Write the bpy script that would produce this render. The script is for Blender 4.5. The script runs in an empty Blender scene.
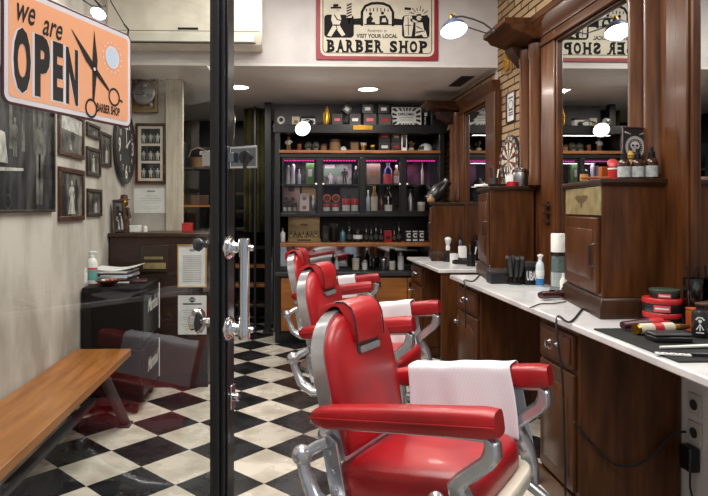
import bpy, bmesh, math, random
from mathutils import Matrix, Vector
random.seed(7)
C = bpy.context.scene.collection
PI = math.pi
# ------------------------------------------------------------------ camera model (used to turn photo pixels into places)
F_, CX_, YAW, YH, H = 604.0, 302.5, 0.032, 208.2, 1.33
cs, sn = math.cos(YAW), math.sin(YAW)
def Xat(px, Y):
    t = (px - CX_) / F_
    return Y * (t * cs + sn) / (cs - t * sn)
def Zat(px, py, Y):
    X = Xat(px, Y)
    return H + (YH - py) * (X * sn + Y * cs) / F_
def at(px, py, Y): return (Xat(px, Y), Y, Zat(px, py, Y))
def onX(px, py, X):
    t = (px - CX_) / F_
    Y = X * (cs - t * sn) / (t * cs + sn)
    return Y, H + (YH - py) * (X * sn + Y * cs) / F_
def onZ(px, py, Z):
    yc = F_ * (H - Z) / (py - YH); xc = (px - CX_) / F_ * yc
    return xc * cs + yc * sn, -xc * sn + yc * cs
# ------------------------------------------------------------------ materials
def lin(c):
    c = c.lstrip('#'); o = []
    for i in (0, 2, 4):
        v = int(c[i:i+2], 16) / 255
        o.append(v / 12.92 if v <= .04045 else ((v + .055) / 1.055) ** 2.4)
    return (*o, 1)
_M = {}
def mat(name, col, rough=.5, metal=0, col2=None, scale=8, stretch=(1, 1, 1), bump=0, bscale=None, coat=0, detail=4, emit=None, estr=0, lo=.35, hi=.65, spec=.5):
    if name in _M: return _M[name]
    m = bpy.data.materials.new(name); m.use_nodes = True; _M[name] = m
    nt = m.node_tree; b = nt.nodes['Principled BSDF']; L = nt.links.new
    b.inputs['Base Color'].default_value = lin(col); b.inputs['Roughness'].default_value = rough
    b.inputs['Metallic'].default_value = metal; b.inputs['Coat Weight'].default_value = coat
    b.inputs['Coat Roughness'].default_value = .12; b.inputs['Specular IOR Level'].default_value = spec
    if emit: b.inputs['Emission Color'].default_value = lin(emit); b.inputs['Emission Strength'].default_value = estr
    tc = nt.nodes.new('ShaderNodeTexCoord'); mp = nt.nodes.new('ShaderNodeMapping'); mp.inputs['Scale'].default_value = stretch
    L(tc.outputs['Object'], mp.inputs['Vector'])
    n = nt.nodes.new('ShaderNodeTexNoise'); n.inputs['Scale'].default_value = scale; n.inputs['Detail'].default_value = detail
    L(mp.outputs['Vector'], n.inputs['Vector'])
    r = nt.nodes.new('ShaderNodeValToRGB'); r.color_ramp.elements[0].position = lo; r.color_ramp.elements[1].position = hi
    c2 = lin(col2) if col2 else tuple(v * .86 for v in lin(col)[:3]) + (1,)
    r.color_ramp.elements[0].color = c2; r.color_ramp.elements[1].color = lin(col)
    L(n.outputs['Fac'], r.inputs['Fac']); L(r.outputs['Color'], b.inputs['Base Color'])
    if bump:
        bp = nt.nodes.new('ShaderNodeBump'); bp.inputs['Strength'].default_value = bump; bp.inputs['Distance'].default_value = .01
        if bscale:
            n2 = nt.nodes.new('ShaderNodeTexNoise'); n2.inputs['Scale'].default_value = bscale; L(mp.outputs['Vector'], n2.inputs['Vector'])
            L(n2.outputs['Fac'], bp.inputs['Height'])
        else: L(n.outputs['Fac'], bp.inputs['Height'])
        L(bp.outputs['Normal'], b.inputs['Normal'])
    return m
def emis(name, col, s):
    return mat(name, col, emit=col, estr=s)
def glass_mat(name, tint='#ffffff', ior=1.5, rough=0.0, dens=1.0):
    m = bpy.data.materials.new(name); m.use_nodes = True; nt = m.node_tree; nt.nodes.clear(); L = nt.links.new
    o = nt.nodes.new('ShaderNodeOutputMaterial'); mx = nt.nodes.new('ShaderNodeMixShader')
    t = nt.nodes.new('ShaderNodeBsdfTransparent'); t.inputs['Color'].default_value = lin(tint)
    g = nt.nodes.new('ShaderNodeBsdfGlossy'); g.inputs['Roughness'].default_value = rough
    f = nt.nodes.new('ShaderNodeFresnel'); 
    ge = nt.nodes.new('ShaderNodeNewGeometry'); mr = nt.nodes.new('ShaderNodeMapRange'); mr.inputs['To Min'].default_value = ior; mr.inputs['To Max'].default_value = 1 / ior
    L(ge.outputs['Backfacing'], mr.inputs['Value']); L(mr.outputs[0], f.inputs['IOR'])
    L(f.outputs['Fac'], mx.inputs['Fac']); L(t.outputs[0], mx.inputs[1]); L(g.outputs[0], mx.inputs[2]); L(mx.outputs[0], o.inputs['Surface'])
    return m
# --- wood
MW = mat('dark_wood', '#5f381d', .33, col2='#361c0c', scale=5, stretch=(6, 6, .7), bump=.04, coat=.05, lo=.25, hi=.75, spec=.28)
MWY = mat('dark_wood_long', '#5b361c', .33, col2='#331a0b', scale=5, stretch=(6, .7, 6), bump=.04, coat=.05, lo=.25, hi=.75, spec=.28)
MWD = mat('deep_wood', '#3f2613', .36, col2='#25140a', scale=5, stretch=(6, 6, .7), bump=.05, lo=.25, hi=.75)
MOAK = mat('oak', '#a8692f', .45, col2='#7d4a1d', scale=4, stretch=(.8, 6, 6), bump=.05, lo=.25, hi=.75)
MSHELF = mat('orange_pine', '#8f5a2b', .5, col2='#6e4119', scale=5, stretch=(.8, 8, 8))
MBENCH = mat('bench_wood', '#b0743a', .38, col2='#7c4a1c', scale=4, stretch=(7, .55, 7), bump=.06, lo=.2, hi=.8)
MBLK = mat('black_lacquer', '#131315', .35, col2='#0b0b0c')
MBLKP = mat('black_plastic', '#151517', .3, col2='#0e0e0f')
MRUB = mat('black_rubber', '#101011', .7)
MGREY = mat('grey_card', '#4a4543', .7)
MDGREY = mat('dark_grey', '#2c2b2d', .5)
MWHITE = mat('white_plastic', '#e9e8e4', .35)
MPAPER = mat('paper', '#dfe0de', .7)
MCREAM = mat('cream_enamel', '#ece5d4', .25, coat=.3)
MCREAMP = mat('cream_print', '#d2c9b6', .6)
MRED = mat('red_leather', '#b3161f', .36, col2='#900d15', scale=7, bump=.12, bscale=220, coat=.15, lo=.3, hi=.7)
MREDP = mat('red_plastic', '#bb2a2b', .35)
MCHR = mat('chrome', '#dcdde0', .1, 1, col2='#cfd0d4')
MALU = mat('cast_aluminium', '#d0d3d8', .26, .78, col2='#bbbec4', scale=20, bump=.06)
MSTEEL = mat('brushed_steel', '#a5a5a6', .35, 1)
MDCHR = mat('dark_chrome', '#8b8f96', .12, 1, col2='#7b7f86')
MGOLD = mat('gold', '#c69a3f', .3, 1, col2='#9d7426')
MBRASSP = mat('brass_plate', '#9c8d62', .5, .2, col2='#7b6c46', scale=16)
MEAGLE = mat('dark_brass', '#574726', .5)
MDIRON = mat('dark_iron', '#3a3c40', .5, .3)
MMARB = mat('white_marble', '#e4e3e1', .22, col2='#cfcecf', scale=5, detail=8, lo=.42, hi=.6, coat=.3)
MWALL = mat('plaster_left', '#c6c0b7', .85, col2='#9f988d', scale=2.6, detail=10, bump=.1, lo=.36, hi=.62, stretch=(1, 1.6, .8))
MWALLW = mat('plaster_white', '#cfcac8', .85, col2='#c4bfbd', scale=6, detail=6)
MCEIL = mat('ceiling_grey', '#d9d4ce', .85, col2='#cfcac4', scale=4)
MDARKW = mat('dark_wall', '#1f1d20', .8)
MAMBER = mat('amber_glass', '#3a1c0d', .12, coat=.4)
MBLUE = mat('blue_liquid', '#2c6fa8', .15, coat=.4)
MSOFTBLUE = mat('pale_blue_plastic', '#c9d6dc', .15, coat=.4)
MTEAL = mat('teal_label', '#5fa79f', .4)
MTAN = mat('tan_paper', '#92714c', .6)
MPINK = mat('pink_label', '#d4545e', .5)
MORANGE = mat('orange_wood', '#b0551f', .45, col2='#8f4115')
MYEL = mat('yellowed', '#c7a351', .5, col2='#9d7b34')
MGREEN = mat('green_print', '#5d8a4c', .6)
MPURP = mat('purple_poster', '#6d3553', .55, col2='#4b2140', scale=9)
MBRN = mat('brown_leather', '#4a2c1e', .5)
MBONE = mat('bone', '#857f75', .5, col2='#4f4a42', scale=14)
MPEACH = mat('peach_print', '#e9a983', .28, col2='#e4a179', scale=3, coat=.5)
MINKM = mat('matte_ink', '#1a181a', .75, spec=.2)
MINK = mat('ink', '#1c1a1c', .35, coat=.4)
MMAROON = mat('maroon_edge', '#4a1f2b', .35, coat=.4)
MSIGNW = mat('sign_white', '#dcd6dc', .3, coat=.4)
MPALEB = mat('pale_blue_print', '#bfcfe3', .35, coat=.3)
MSIGNRED = mat('sign_red', '#8e1626', .45)
MPHOTO = mat('photo_dark', '#47484b', .55, col2='#050506', scale=4, detail=7, lo=.44, hi=.74, stretch=(3, 1, 1), spec=.3)
MPHOTOL = mat('photo_light', '#a7a79f', .4, col2='#2a2a28', scale=12, detail=5, lo=.35, hi=.65)
MPHW = mat('photo_white', '#c4c3bb', .5, col2='#8a8982', scale=20)
MPHG = mat('photo_grey', '#6e6d66', .6, col2='#161613', scale=9, detail=6, lo=.38, hi=.64)
MFRAME = mat('frame_brown', '#4b2718', .35, col2='#30160c', scale=20, coat=.2)
MFRAMED = mat('frame_dark', '#2a1d16', .4, coat=.2)
MLABEL = mat('bottle_label', '#b9bcbb', .5, col2='#8f9292', scale=60)
MDGLASS = mat('dark_bottle', '#10130f', .1, coat=.5)
MCLOTHW = mat('white_cloth', '#e6e6ea', .9)
MSKIN = mat('figure_tan', '#a98255', .6)
MMIR = mat('mirror_silver', '#d9dcdb', .01, 1, col2='#d6d9d8')
MGL = glass_mat('door_glass', '#eef2f1', 1.5)
MCASEG = glass_mat('case_glass', '#f3f3f3', 1.45)
MCLEAR = glass_mat('clear_glass', '#dfe6e6', 1.5)
MLED = emis('led_panel', '#fff4e2', 9)
MBULB = emis('bulb_white', '#fff8ee', 14)
MPINKLED = emis('pink_led', '#ff2fa5', 1.6)
def cloth_stripe():
    m = bpy.data.materials.new('striped_towel'); m.use_nodes = True; nt = m.node_tree; b = nt.nodes['Principled BSDF']; L = nt.links.new
    b.inputs['Roughness'].default_value = .95
    uv = nt.nodes.new('ShaderNodeUVMap'); w = nt.nodes.new('ShaderNodeTexWave'); w.bands_direction = 'X'; w.inputs['Scale'].default_value = 24; w.inputs['Distortion'].default_value = .3
    L(uv.outputs['UV'], w.inputs['Vector'])
    r = nt.nodes.new('ShaderNodeValToRGB'); r.color_ramp.elements[0].color = lin('#d6d7e3'); r.color_ramp.elements[1].color = lin('#efeff4'); r.color_ramp.elements[0].position = .1; r.color_ramp.elements[1].position = .5
    L(w.outputs['Fac'], r.inputs['Fac']); L(r.outputs['Color'], b.inputs['Base Color'])
    n = nt.nodes.new('ShaderNodeTexNoise'); n.inputs['Scale'].default_value = 120
    bp = nt.nodes.new('ShaderNodeBump'); bp.inputs['Strength'].default_value = .25; bp.inputs['Distance'].default_value = .004
    L(n.outputs['Fac'], bp.inputs['Height']); L(bp.outputs['Normal'], b.inputs['Normal'])
    return m
MTOWEL = cloth_stripe()
def floor_mat():
    m = bpy.data.materials.new('checker_tiles'); m.use_nodes = True; nt = m.node_tree; b = nt.nodes['Principled BSDF']; L = nt.links.new
    tc = nt.nodes.new('ShaderNodeTexCoord'); s = nt.nodes.new('ShaderNodeSeparateXYZ'); L(tc.outputs['Object'], s.inputs[0])
    def mt(op, a, bb):
        n = nt.nodes.new('ShaderNodeMath'); n.operation = op
        for i, v in enumerate((a, bb)):
            if v is None: continue
            if isinstance(v, (int, float)): n.inputs[i].default_value = v
            else: L(v, n.inputs[i])
        return n.outputs[0]
    T = .3001; x0, y0 = -.0925, 2.9207
    dx = mt('SUBTRACT', s.outputs['X'], x0); dy = mt('SUBTRACT', s.outputs['Y'], y0)
    u = mt('DIVIDE', mt('ADD', dx, dy), T * math.sqrt(2)); v = mt('DIVIDE', mt('SUBTRACT', dy, dx), T * math.sqrt(2))
    fu = mt('FLOOR', u, None); fv = mt('FLOOR', v, None)
    par = mt('FLOORED_MODULO', mt('ADD', fu, fv), 2)            # 0 = pale, 1 = black
    cb = nt.nodes.new('ShaderNodeCombineXYZ'); L(fu, cb.inputs[0]); L(fv, cb.inputs[1])
    wn = nt.nodes.new('ShaderNodeTexWhiteNoise'); wn.noise_dimensions = '2D'; L(cb.outputs[0], wn.inputs['Vector'])
    n = nt.nodes.new('ShaderNodeTexNoise'); n.inputs['Scale'].default_value = 6; n.inputs['Detail'].default_value = 8; L(tc.outputs['Object'], n.inputs['Vector'])
    r1 = nt.nodes.new('ShaderNodeValToRGB'); r1.color_ramp.elements[0].position = .3; r1.color_ramp.elements[1].position = .6
    r1.color_ramp.elements[0].color = lin('#b3aa9a'); r1.color_ramp.elements[1].color = lin('#d8d0c2'); L(n.outputs['Fac'], r1.inputs['Fac'])
    r2 = nt.nodes.new('ShaderNodeValToRGB'); r2.color_ramp.elements[0].position = .35; r2.color_ramp.elements[1].position = .8
    r2.color_ramp.elements[0].color = lin('#141416'); r2.color_ramp.elements[1].color = lin('#2e2f33'); L(n.outputs['Fac'], r2.inputs['Fac'])
    mx = nt.nodes.new('ShaderNodeMix'); mx.data_type = 'RGBA'; L(par, mx.inputs['Factor']); L(r1.outputs[0], mx.inputs['A']); L(r2.outputs[0], mx.inputs['B'])
    hv = nt.nodes.new('ShaderNodeHueSaturation'); L(mx.outputs['Result'], hv.inputs['Color'])
    L(mt('ADD', mt('MULTIPLY', wn.outputs['Value'], .14), .92), hv.inputs['Value'])
    L(hv.outputs[0], b.inputs['Base Color'])
    rr = nt.nodes.new('ShaderNodeMapRange'); rr.inputs['To Min'].default_value = .16; rr.inputs['To Max'].default_value = .38; L(n.outputs['Fac'], rr.inputs['Value']); L(rr.outputs[0], b.inputs['Roughness'])
    return m
def brick_mat():
    m = bpy.data.materials.new('tan_brick'); m.use_nodes = True; nt = m.node_tree; b = nt.nodes['Principled BSDF']; L = nt.links.new
    tc = nt.nodes.new('ShaderNodeTexCoord'); s = nt.nodes.new('ShaderNodeSeparateXYZ'); c = nt.nodes.new('ShaderNodeCombineXYZ')
    L(tc.outputs['Object'], s.inputs[0]); L(s.outputs['Y'], c.inputs[0]); L(s.outputs['Z'], c.inputs[1])
    k = nt.nodes.new('ShaderNodeTexBrick'); k.inputs['Scale'].default_value = 1; k.inputs['Brick Width'].default_value = .25; k.inputs['Row Height'].default_value = .056
    k.inputs['Mortar Size'].default_value = .007; k.inputs['Mortar Smooth'].default_value = .3
    k.inputs['Color1'].default_value = lin('#b59873'); k.inputs['Color2'].default_value = lin('#94754f'); k.inputs['Mortar'].default_value = lin('#2c2119')
    L(c.outputs[0], k.inputs['Vector']); L(k.outputs['Color'], b.inputs['Base Color']); b.inputs['Roughness'].default_value = .85
    bp = nt.nodes.new('ShaderNodeBump'); bp.invert = True; bp.inputs['Distance'].default_value = .012; L(k.outputs['Fac'], bp.inputs['Height']); L(bp.outputs['Normal'], b.inputs['Normal'])
    return m
MFLOOR = floor_mat(); MBRICK = brick_mat()
# ------------------------------------------------------------------ mesh builder
class MB:
    def __init__(s, xf=None): s.v = []; s.f = []; s.mi = []; s.m = 0; s.xf = xf; s.uv = None
    def add(s, vs, fs, M=None):
        o = len(s.v)
        for p in vs:
            p = Vector(p)
            if M is not None: p = M @ p
            if s.xf is not None: p = s.xf @ p
            s.v.append(p)
        for f in fs: s.f.append([i + o for i in f]); s.mi.append(s.m)
        return s
    def box(s, c, d, M=None, tz=1, tx=None):
        # tz: top scale (taper)
        x, y, z = d[0] / 2, d[1] / 2, d[2] / 2
        vs = [(-x, -y, -z), (x, -y, -z), (x, y, -z), (-x, y, -z), (-x * tz, -y * tz, z), (x * tz, -y * tz, z), (x * tz, y * tz, z), (-x * tz, y * tz, z)]
        T = Matrix.Translation(c)
        if M is not None: T = T @ M
        return s.add(vs, [(0, 3, 2, 1), (4, 5, 6, 7), (0, 1, 5, 4), (1, 2, 6, 5), (2, 3, 7, 6), (3, 0, 4, 7)], T)
    def bx(s, x0, x1, y0, y1, z0, z1): return s.box(((x0 + x1) / 2, (y0 + y1) / 2, (z0 + z1) / 2), (abs(x1 - x0), abs(y1 - y0), abs(z1 - z0)))
    def rings(s, rs, cap=True, closed=True, M=None):
        n = len(rs[0]); vs = [p for r in rs for p in r]; fs = []
        for i in range(len(rs) - 1):
            for j in range(n if closed else n - 1):
                a, b = i * n + j, i * n + (j + 1) % n
                fs.append((a, b, b + n, a + n))
        if cap: fs.append(tuple(range(n))[::-1]); fs.append(tuple((len(rs) - 1) * n + j for j in range(n)))
        return s.add(vs, fs, M)
    def lathe(s, prof, c=(0, 0, 0), seg=24, M=None):
        rs = []
        for r, z in prof:
            rs.append([(max(r, 1e-4) * math.cos(2 * PI * k / seg), max(r, 1e-4) * math.sin(2 * PI * k / seg), z) for k in range(seg)])
        T = Matrix.Translation(c)
        if M is not None: T = T @ M
        return s.rings(rs, M=T)
    def tube(s, pts, r, seg=10, flat=None):
        pts = [Vector(p) for p in pts]; n = len(pts); R = r if isinstance(r, (list, tuple)) else [r] * n
        rs = []; up = None
        for i in range(n):
            t = (pts[min(i + 1, n - 1)] - pts[max(i - 1, 0)]).normalized()
            if up is None:
                a = Vector((0, 0, 1)) if abs(t.z) < .9 else Vector((0, 1, 0))
                up = (a - t * a.dot(t)).normalized()
            else: up = (up - t * up.dot(t)).normalized()
            sd = t.cross(up)
            fa, fb = flat if flat else (1, 1)
            rs.append([pts[i] + (sd * math.cos(2 * PI * k / seg) * fa + up * math.sin(2 * PI * k / seg) * fb) * R[i] for k in range(seg)])
        return s.rings(rs)
    def bar(s, pts, w, t, wdir):
        # rectangular bar of width w along wdir, thickness t in the bend plane
        pts = [Vector(p) for p in pts]; wd = Vector(wdir).normalized(); n = len(pts); rs = []
        for i in range(n):
            tg = (pts[min(i + 1, n - 1)] - pts[max(i - 1, 0)]).normalized(); nn = tg.cross(wd).normalized()
            ww = w[i] if isinstance(w, list) else w; tt = t[i] if isinstance(t, list) else t
            k = []
            for a, b in ((-.5, -.32), (-.32, -.5), (.32, -.5), (.5, -.32), (.5, .32), (.32, .5), (-.32, .5), (-.5, .32)): k.append(pts[i] + wd * ww * a + nn * tt * b)
            rs.append(k)
        return s.rings(rs)
    def prism(s, poly, z0, z1, M=None):
        return s.rings([[(x, y, z0) for x, y in poly], [(x, y, z1) for x, y in poly]], M=M)
    def ball(s, c, r, seg=16, sc=(1, 1, 1), M=None):
        pr = [(r * math.sin(PI * i / 10), -r * math.cos(PI * i / 10)) for i in range(11)]
        T = Matrix.Translation(c)
        if M is not None: T = T @ M
        return s.lathe(pr, (0, 0, 0), seg, T @ Matrix.Diagonal((*sc, 1)))
    def mesh(s, me, M=None):
        return s.add([v.co for v in me.vertices], [tuple(p.vertices) for p in me.polygons], M)
    def pillow(s, poly, prof, M=None):
        # poly: 2-D outline; prof: list of (scale, z)
        cx = sum(p[0] for p in poly) / len(poly); cy = sum(p[1] for p in poly) / len(poly)
        return s.rings([[(cx + (x - cx) * k, cy + (y - cy) * k, z) for x, y in poly] for k, z in prof], M=M)
    def build(s, name, mats, parent=None, bev=0, sm=40, loc=None, rot=None, sub=0, seg=2):
        me = bpy.data.meshes.new(name); me.from_pydata([tuple(v) for v in s.v], [], s.f)
        if not isinstance(mats, (list, tuple)): mats = [mats]
        for m in mats: me.materials.append(m)
        for p, i in zip(me.polygons, s.mi): p.material_index = min(i, len(mats) - 1); p.use_smooth = bool(sm)
        b = bmesh.new(); b.from_mesh(me); bmesh.ops.recalc_face_normals(b, faces=b.faces); b.to_mesh(me); b.free()
        if sm: me.set_sharp_from_angle(angle=math.radians(sm))
        o = bpy.data.objects.new(name, me); C.objects.link(o)
        if parent is not None: o.parent = parent
        if loc is not None: o.location = loc
        if rot is not None: o.rotation_euler = rot
        if bev:
            md = o.modifiers.new('bevel', 'BEVEL'); md.width = bev; md.segments = seg; md.limit_method = 'ANGLE'; md.angle_limit = math.radians(50)
        if sub: md = o.modifiers.new('sub', 'SUBSURF'); md.levels = md.render_levels = sub
        return o
def tag(o, label, cat, group=None):
    o['label'] = label; o['category'] = cat
    if group: o['group'] = group
    return o
def thing(name, label, cat, loc=(0, 0, 0), rz=0, group=None):
    o = bpy.data.objects.new(name, None); C.objects.link(o); o.location = loc; o.rotation_euler = (0, 0, rz); o.empty_display_size = .05
    return tag(o, label, cat, group)
def struct(o): o['kind'] = 'structure'; return o
def dup(root, loc, rz, label):
    def cp(o, par):
        c = o.copy(); C.objects.link(c)
        if par is not None: c.parent = par
        for k in [x for x in bpy.data.objects if x.parent == o]: cp(k, c)
        return c
    r = cp(root, None); r.location = loc; r.rotation_euler = (0, 0, rz); r['label'] = label
    return r
def RX(a): return Matrix.Rotation(a, 4, 'X')
def RY(a): return Matrix.Rotation(a, 4, 'Y')
def RZ(a): return Matrix.Rotation(a, 4, 'Z')
def TR(*p): return Matrix.Translation(p)
_T = {}
def text(s, bold=0, spacing=1):
    k = (s, bold, spacing)
    if k in _T: return _T[k]
    cu = bpy.data.curves.new('t', 'FONT'); cu.body = s; cu.size = 1; cu.offset = bold; cu.space_character = spacing; cu.resolution_u = 3
    o = bpy.data.objects.new('t', cu); me = bpy.data.meshes.new_from_object(o)
    bpy.data.objects.remove(o)
    xs = [v.co.x for v in me.vertices]; ys = [v.co.y for v in me.vertices]
    _T[k] = (me, min(xs), max(xs), min(ys), max(ys)); return _T[k]
def put_text(mb, s, x0, x1, y0, y1, M, bold=0, shear=0, spacing=1):
    """fit the word into the rectangle x0..x1, y0..y1 of the plane M (local x right, y up)"""
    me, a, b, c, d = text(s, bold, spacing)
    S = TR(x0, y0, 0) @ Matrix.Diagonal(((x1 - x0) / (b - a), (y1 - y0) / (d - c), 1, 1)) @ TR(-a, -c, 0)
    if shear:
        K = Matrix.Identity(4); K[0][1] = shear; S = S @ K
    mb.mesh(me, M @ S)
def disc(r, n=24, c=(0, 0)): return [(c[0] + r * math.cos(2 * PI * k / n), c[1] + r * math.sin(2 * PI * k / n)) for k in range(n)]
def flat(mb, poly, M, z=0):
    mb.add([(x, y, z) for x, y in poly], [tuple(range(len(poly)))], M)
def ring2(mb, c, r0, r1, M, z=0, n=24, sx=1, sy=1):
    vs = []; fs = []
    for k in range(n):
        a = 2 * PI * k / n
        vs += [(c[0] + r0 * math.cos(a) * sx, c[1] + r0 * math.sin(a) * sy, z), (c[0] + r1 * math.cos(a) * sx, c[1] + r1 * math.sin(a) * sy, z)]
    for k in range(n):
        a, b = 2 * k, 2 * ((k + 1) % n); fs.append((a, a + 1, b + 1, b))
    mb.add(vs, fs, M)
def stroke(mb, pts, w, M, z=0):
    """flat poly-line of width w"""
    vs = []; n = len(pts); ws = w if isinstance(w, list) else [w] * n
    for i in range(n):
        a = Vector(pts[max(i - 1, 0)]); b = Vector(pts[min(i + 1, n - 1)]); t = (b - a).normalized(); q = Vector((-t.y, t.x)) * ws[i] / 2; p = Vector(pts[i])
        vs += [(p.x + q.x, p.y + q.y, z), (p.x - q.x, p.y - q.y, z)]
    mb.add(vs, [(2 * i, 2 * i + 1, 2 * i + 3, 2 * i + 2) for i in range(n - 1)], M)
def rrect(w, h, r, n=5):
    o = []
    for cx, cy, a0 in ((w / 2 - r, h / 2 - r, 0), (-w / 2 + r, h / 2 - r, PI / 2), (-w / 2 + r, -h / 2 + r, PI), (w / 2 - r, -h / 2 + r, 3 * PI / 2)):
        for k in range(n + 1):
            a = a0 + PI / 2 * k / n; o.append((cx + r * math.cos(a), cy + r * math.sin(a)))
    return o
# ================================================================== THE SETTING
XL, XR, YB, ZC1, ZC2 = -1.30, 1.70, 4.72, 2.44, 3.2
FRONT = RX(PI / 2); ONLEFT = RZ(PI / 2) @ RX(PI / 2); ONRIGHT = RZ(-PI / 2) @ RX(PI / 2)
def slab(name, m, x0, x1, y0, y1, z0, z1): return struct(MB().bx(x0, x1, y0, y1, z0, z1).build(name, m, sm=0))
slab('floor', MFLOOR, -1.6, 1.9, -.8, 8.3, -.06, 0)
slab('wall_left', MWALL, XL - .1, XL, -.8, 5.28, 0, ZC2)
slab('wall_right', MWALLW, XR, XR + .1, -.8, 8.3, 0, ZC2)
slab('wall_right_brick', MBRICK, XR - .006, XR, 2.4, 4.72, .85, ZC2)
slab('wall_right_brick', MBRICK, XR - .006, XR, 4.80, 6.5, .85, ZC2 - .77)
slab('wall_back_left', MWALL, XL - .1, -.88, 5.28, 5.38, 0, ZC1)
slab('wall_stair_left', MDARKW, -1.7, -1.6, 5.38, 7.7, 0, ZC1)
slab('wall_back', MDARKW, -1.7, 1.7, 7.7, 7.8, 0, ZC1)
slab('wall_behind_shelves', mat('grey_wall', '#77767a', .8), -.1, XR, 6.46, 6.54, 0, ZC1)
slab('wall_bulkhead', MWALLW, XL, XR - .004, YB, YB + .08, ZC1 + .02, ZC2)
slab('ceiling_low', MCEIL, -1.7, XR, YB, 7.8, ZC1, ZC1 + .02)
slab('ceiling', MCEIL, -1.4, XR + .1, -.8, YB + .08, ZC2, ZC2 + .05)
slab('trim_1', mat('pale_strip', '#cdc4b2', .8, col2='#b5ab98', stretch=(6, 6, .5)), Xat(166, 5.25), Xat(182.5, 5.25), 5.245, 5.278, 0, ZC1 - .002)  # paler strip along the plaster wall
def ring_frame0(mb, w, h, fw, z0=0, z1=.003):
    mb.bx(-w / 2, w / 2, h / 2 - fw, h / 2, z0, z1); mb.bx(-w / 2, w / 2, -h / 2, -h / 2 + fw, z0, z1); mb.bx(-w / 2, -w / 2 + fw, -h / 2 + fw, h / 2 - fw, z0, z1); mb.bx(w / 2 - fw, w / 2, -h / 2 + fw, h / 2 - fw, z0, z1)
# ------------------------------------------------------------------ glass entrance door, standing open
PHI = .378; DH = (-.5466, 1.02, 0)
door = struct(bpy.data.objects.new('door_1', None)); C.objects.link(door); door.location = DH; door.rotation_euler = (0, 0, PI / 2 - PHI)
b = MB(); b.bx(.925, .995, -.0255, .0255, .03, 3.0); b.bx(.912, .925, -.012, .012, .11, 2.9); b.bx(.938, .955, -.031, -.0255, .03, 3.0)
st = b.build('door_stile', mat('black_frame', '#101117', .3, coat=.3), door, bev=.003)
MB().bx(-.04, .03, -.0255, .0255, .03, 3.0).build('door_stile', _M['black_frame'], door, bev=.003)
MB().bx(.03, .925, -.02, .02, .03, .12).build('bottom_rail', _M['black_frame'], door, bev=.003)
MB().bx(.03, .925, -.02, .02, 2.9, 3.0).build('top_rail', _M['black_frame'], door, bev=.003)
MB().add([(.03, 0, .12), (.92, 0, .12), (.92, 0, 2.9), (.03, 0, 2.9)], [(0, 1, 2, 3)]).build('glass_pane', MGL, door, sm=0)
TY = RX(PI / 2)      # lathe axis -> -Y of the door (towards the shop side we look at)
def rosette(mb, z, side):
    mb.lathe([(.036, 0), (.038, .004), (.034, .008), (.03, .009), (.031, .013), (.022, .017), (.016, .026), (.0135, .045), (.0135, .056)], (.95, side * .0255, z), 28, RX(PI / 2 if side < 0 else -PI / 2))
hd = MB(); HY = -.0255 - .056; HX = .95
hd.lathe([(.0165, 0), (.0185, .004), (.0185, .03), (.0165, .036), (.0165, .286), (.0185, .292), (.0185, .308), (.0165, .312)], (HX, HY, .925), 24)
hdl = hd.build('pull_bar', MCHR, door)
for z in (.955, 1.207):
    r = MB(); rosette(r, z, -1); r.build('handle_rosette', MCHR, hdl)
    s = MB(); s.lathe([(.009, 0), (.009, .012), (.006, .016)], (HX, HY - .016, z), 16, RX(PI / 2)); s.build('end_cap', MCHR, hdl)
k = MB(); k.lathe([(.02, 0), (.016, .02), (.013, .045), (.03, .052), (.041, .06), (.043, .072), (.036, .082), (.024, .086), (.02, .094), (.008, .098)], (.972, .0255, .965), 10, RX(-PI / 2)); k.build('knob', MCHR, door)
k = MB(); k.lathe([(.016, 0), (.010, .01), (.009, .05), (.017, .056), (.022, .064), (.019, .076)], (.972, .0255, 1.212), 16, RX(-PI / 2)); k.build('knob', MDGREY, door)
lk = MB(); lk.box((.972, -.0295, .735), (.03, .008, .075)); lk.lathe([(.0125, 0), (.0125, .018), (.009, .02)], (.972, -.033, .735), 18, RX(PI / 2)); lk.m = 1
lk.box((.972, -.0535, .735), (.004, .004, .016)); lk.build('lock_cylinder', [MCHR, MINK], door, bev=.002)
pl = MB(); pl.box((.95, -.075, 1.487), (.005, .1, .07)); pl.box((.965, -.029, 1.487), (.055, .007, .07)); pl.box((.94, -.045, 1.487), (.02, .02, .03)); pl.m = 1
pl.prism(disc(.021, 20), 0, .004, TR(.9475, -.086, 1.487) @ RY(-PI / 2)); pl.box((.9455, -.086, 1.475), (.004, .014, .05)); pl.box((.9455, -.106, 1.487), (.004, .012, .012))
pl.build('strike_plate', [MDCHR, MINK], door, bev=.0015)
b = MB(); b.xf = TR(.9472, -.081, 1.487) @ RZ(-PI / 2) @ RX(PI / 2); ring_frame0(b, .094, .066, .005); b.build('plate_rim', MCHR, door)
pl = MB(); pl.box((.96, .045, 1.487), (.03, .04, .05)); pl.box((.955, .06, 1.505), (.02, .03, .014)); pl.build('bolt_housing', MCHR, door, bev=.004)

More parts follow.
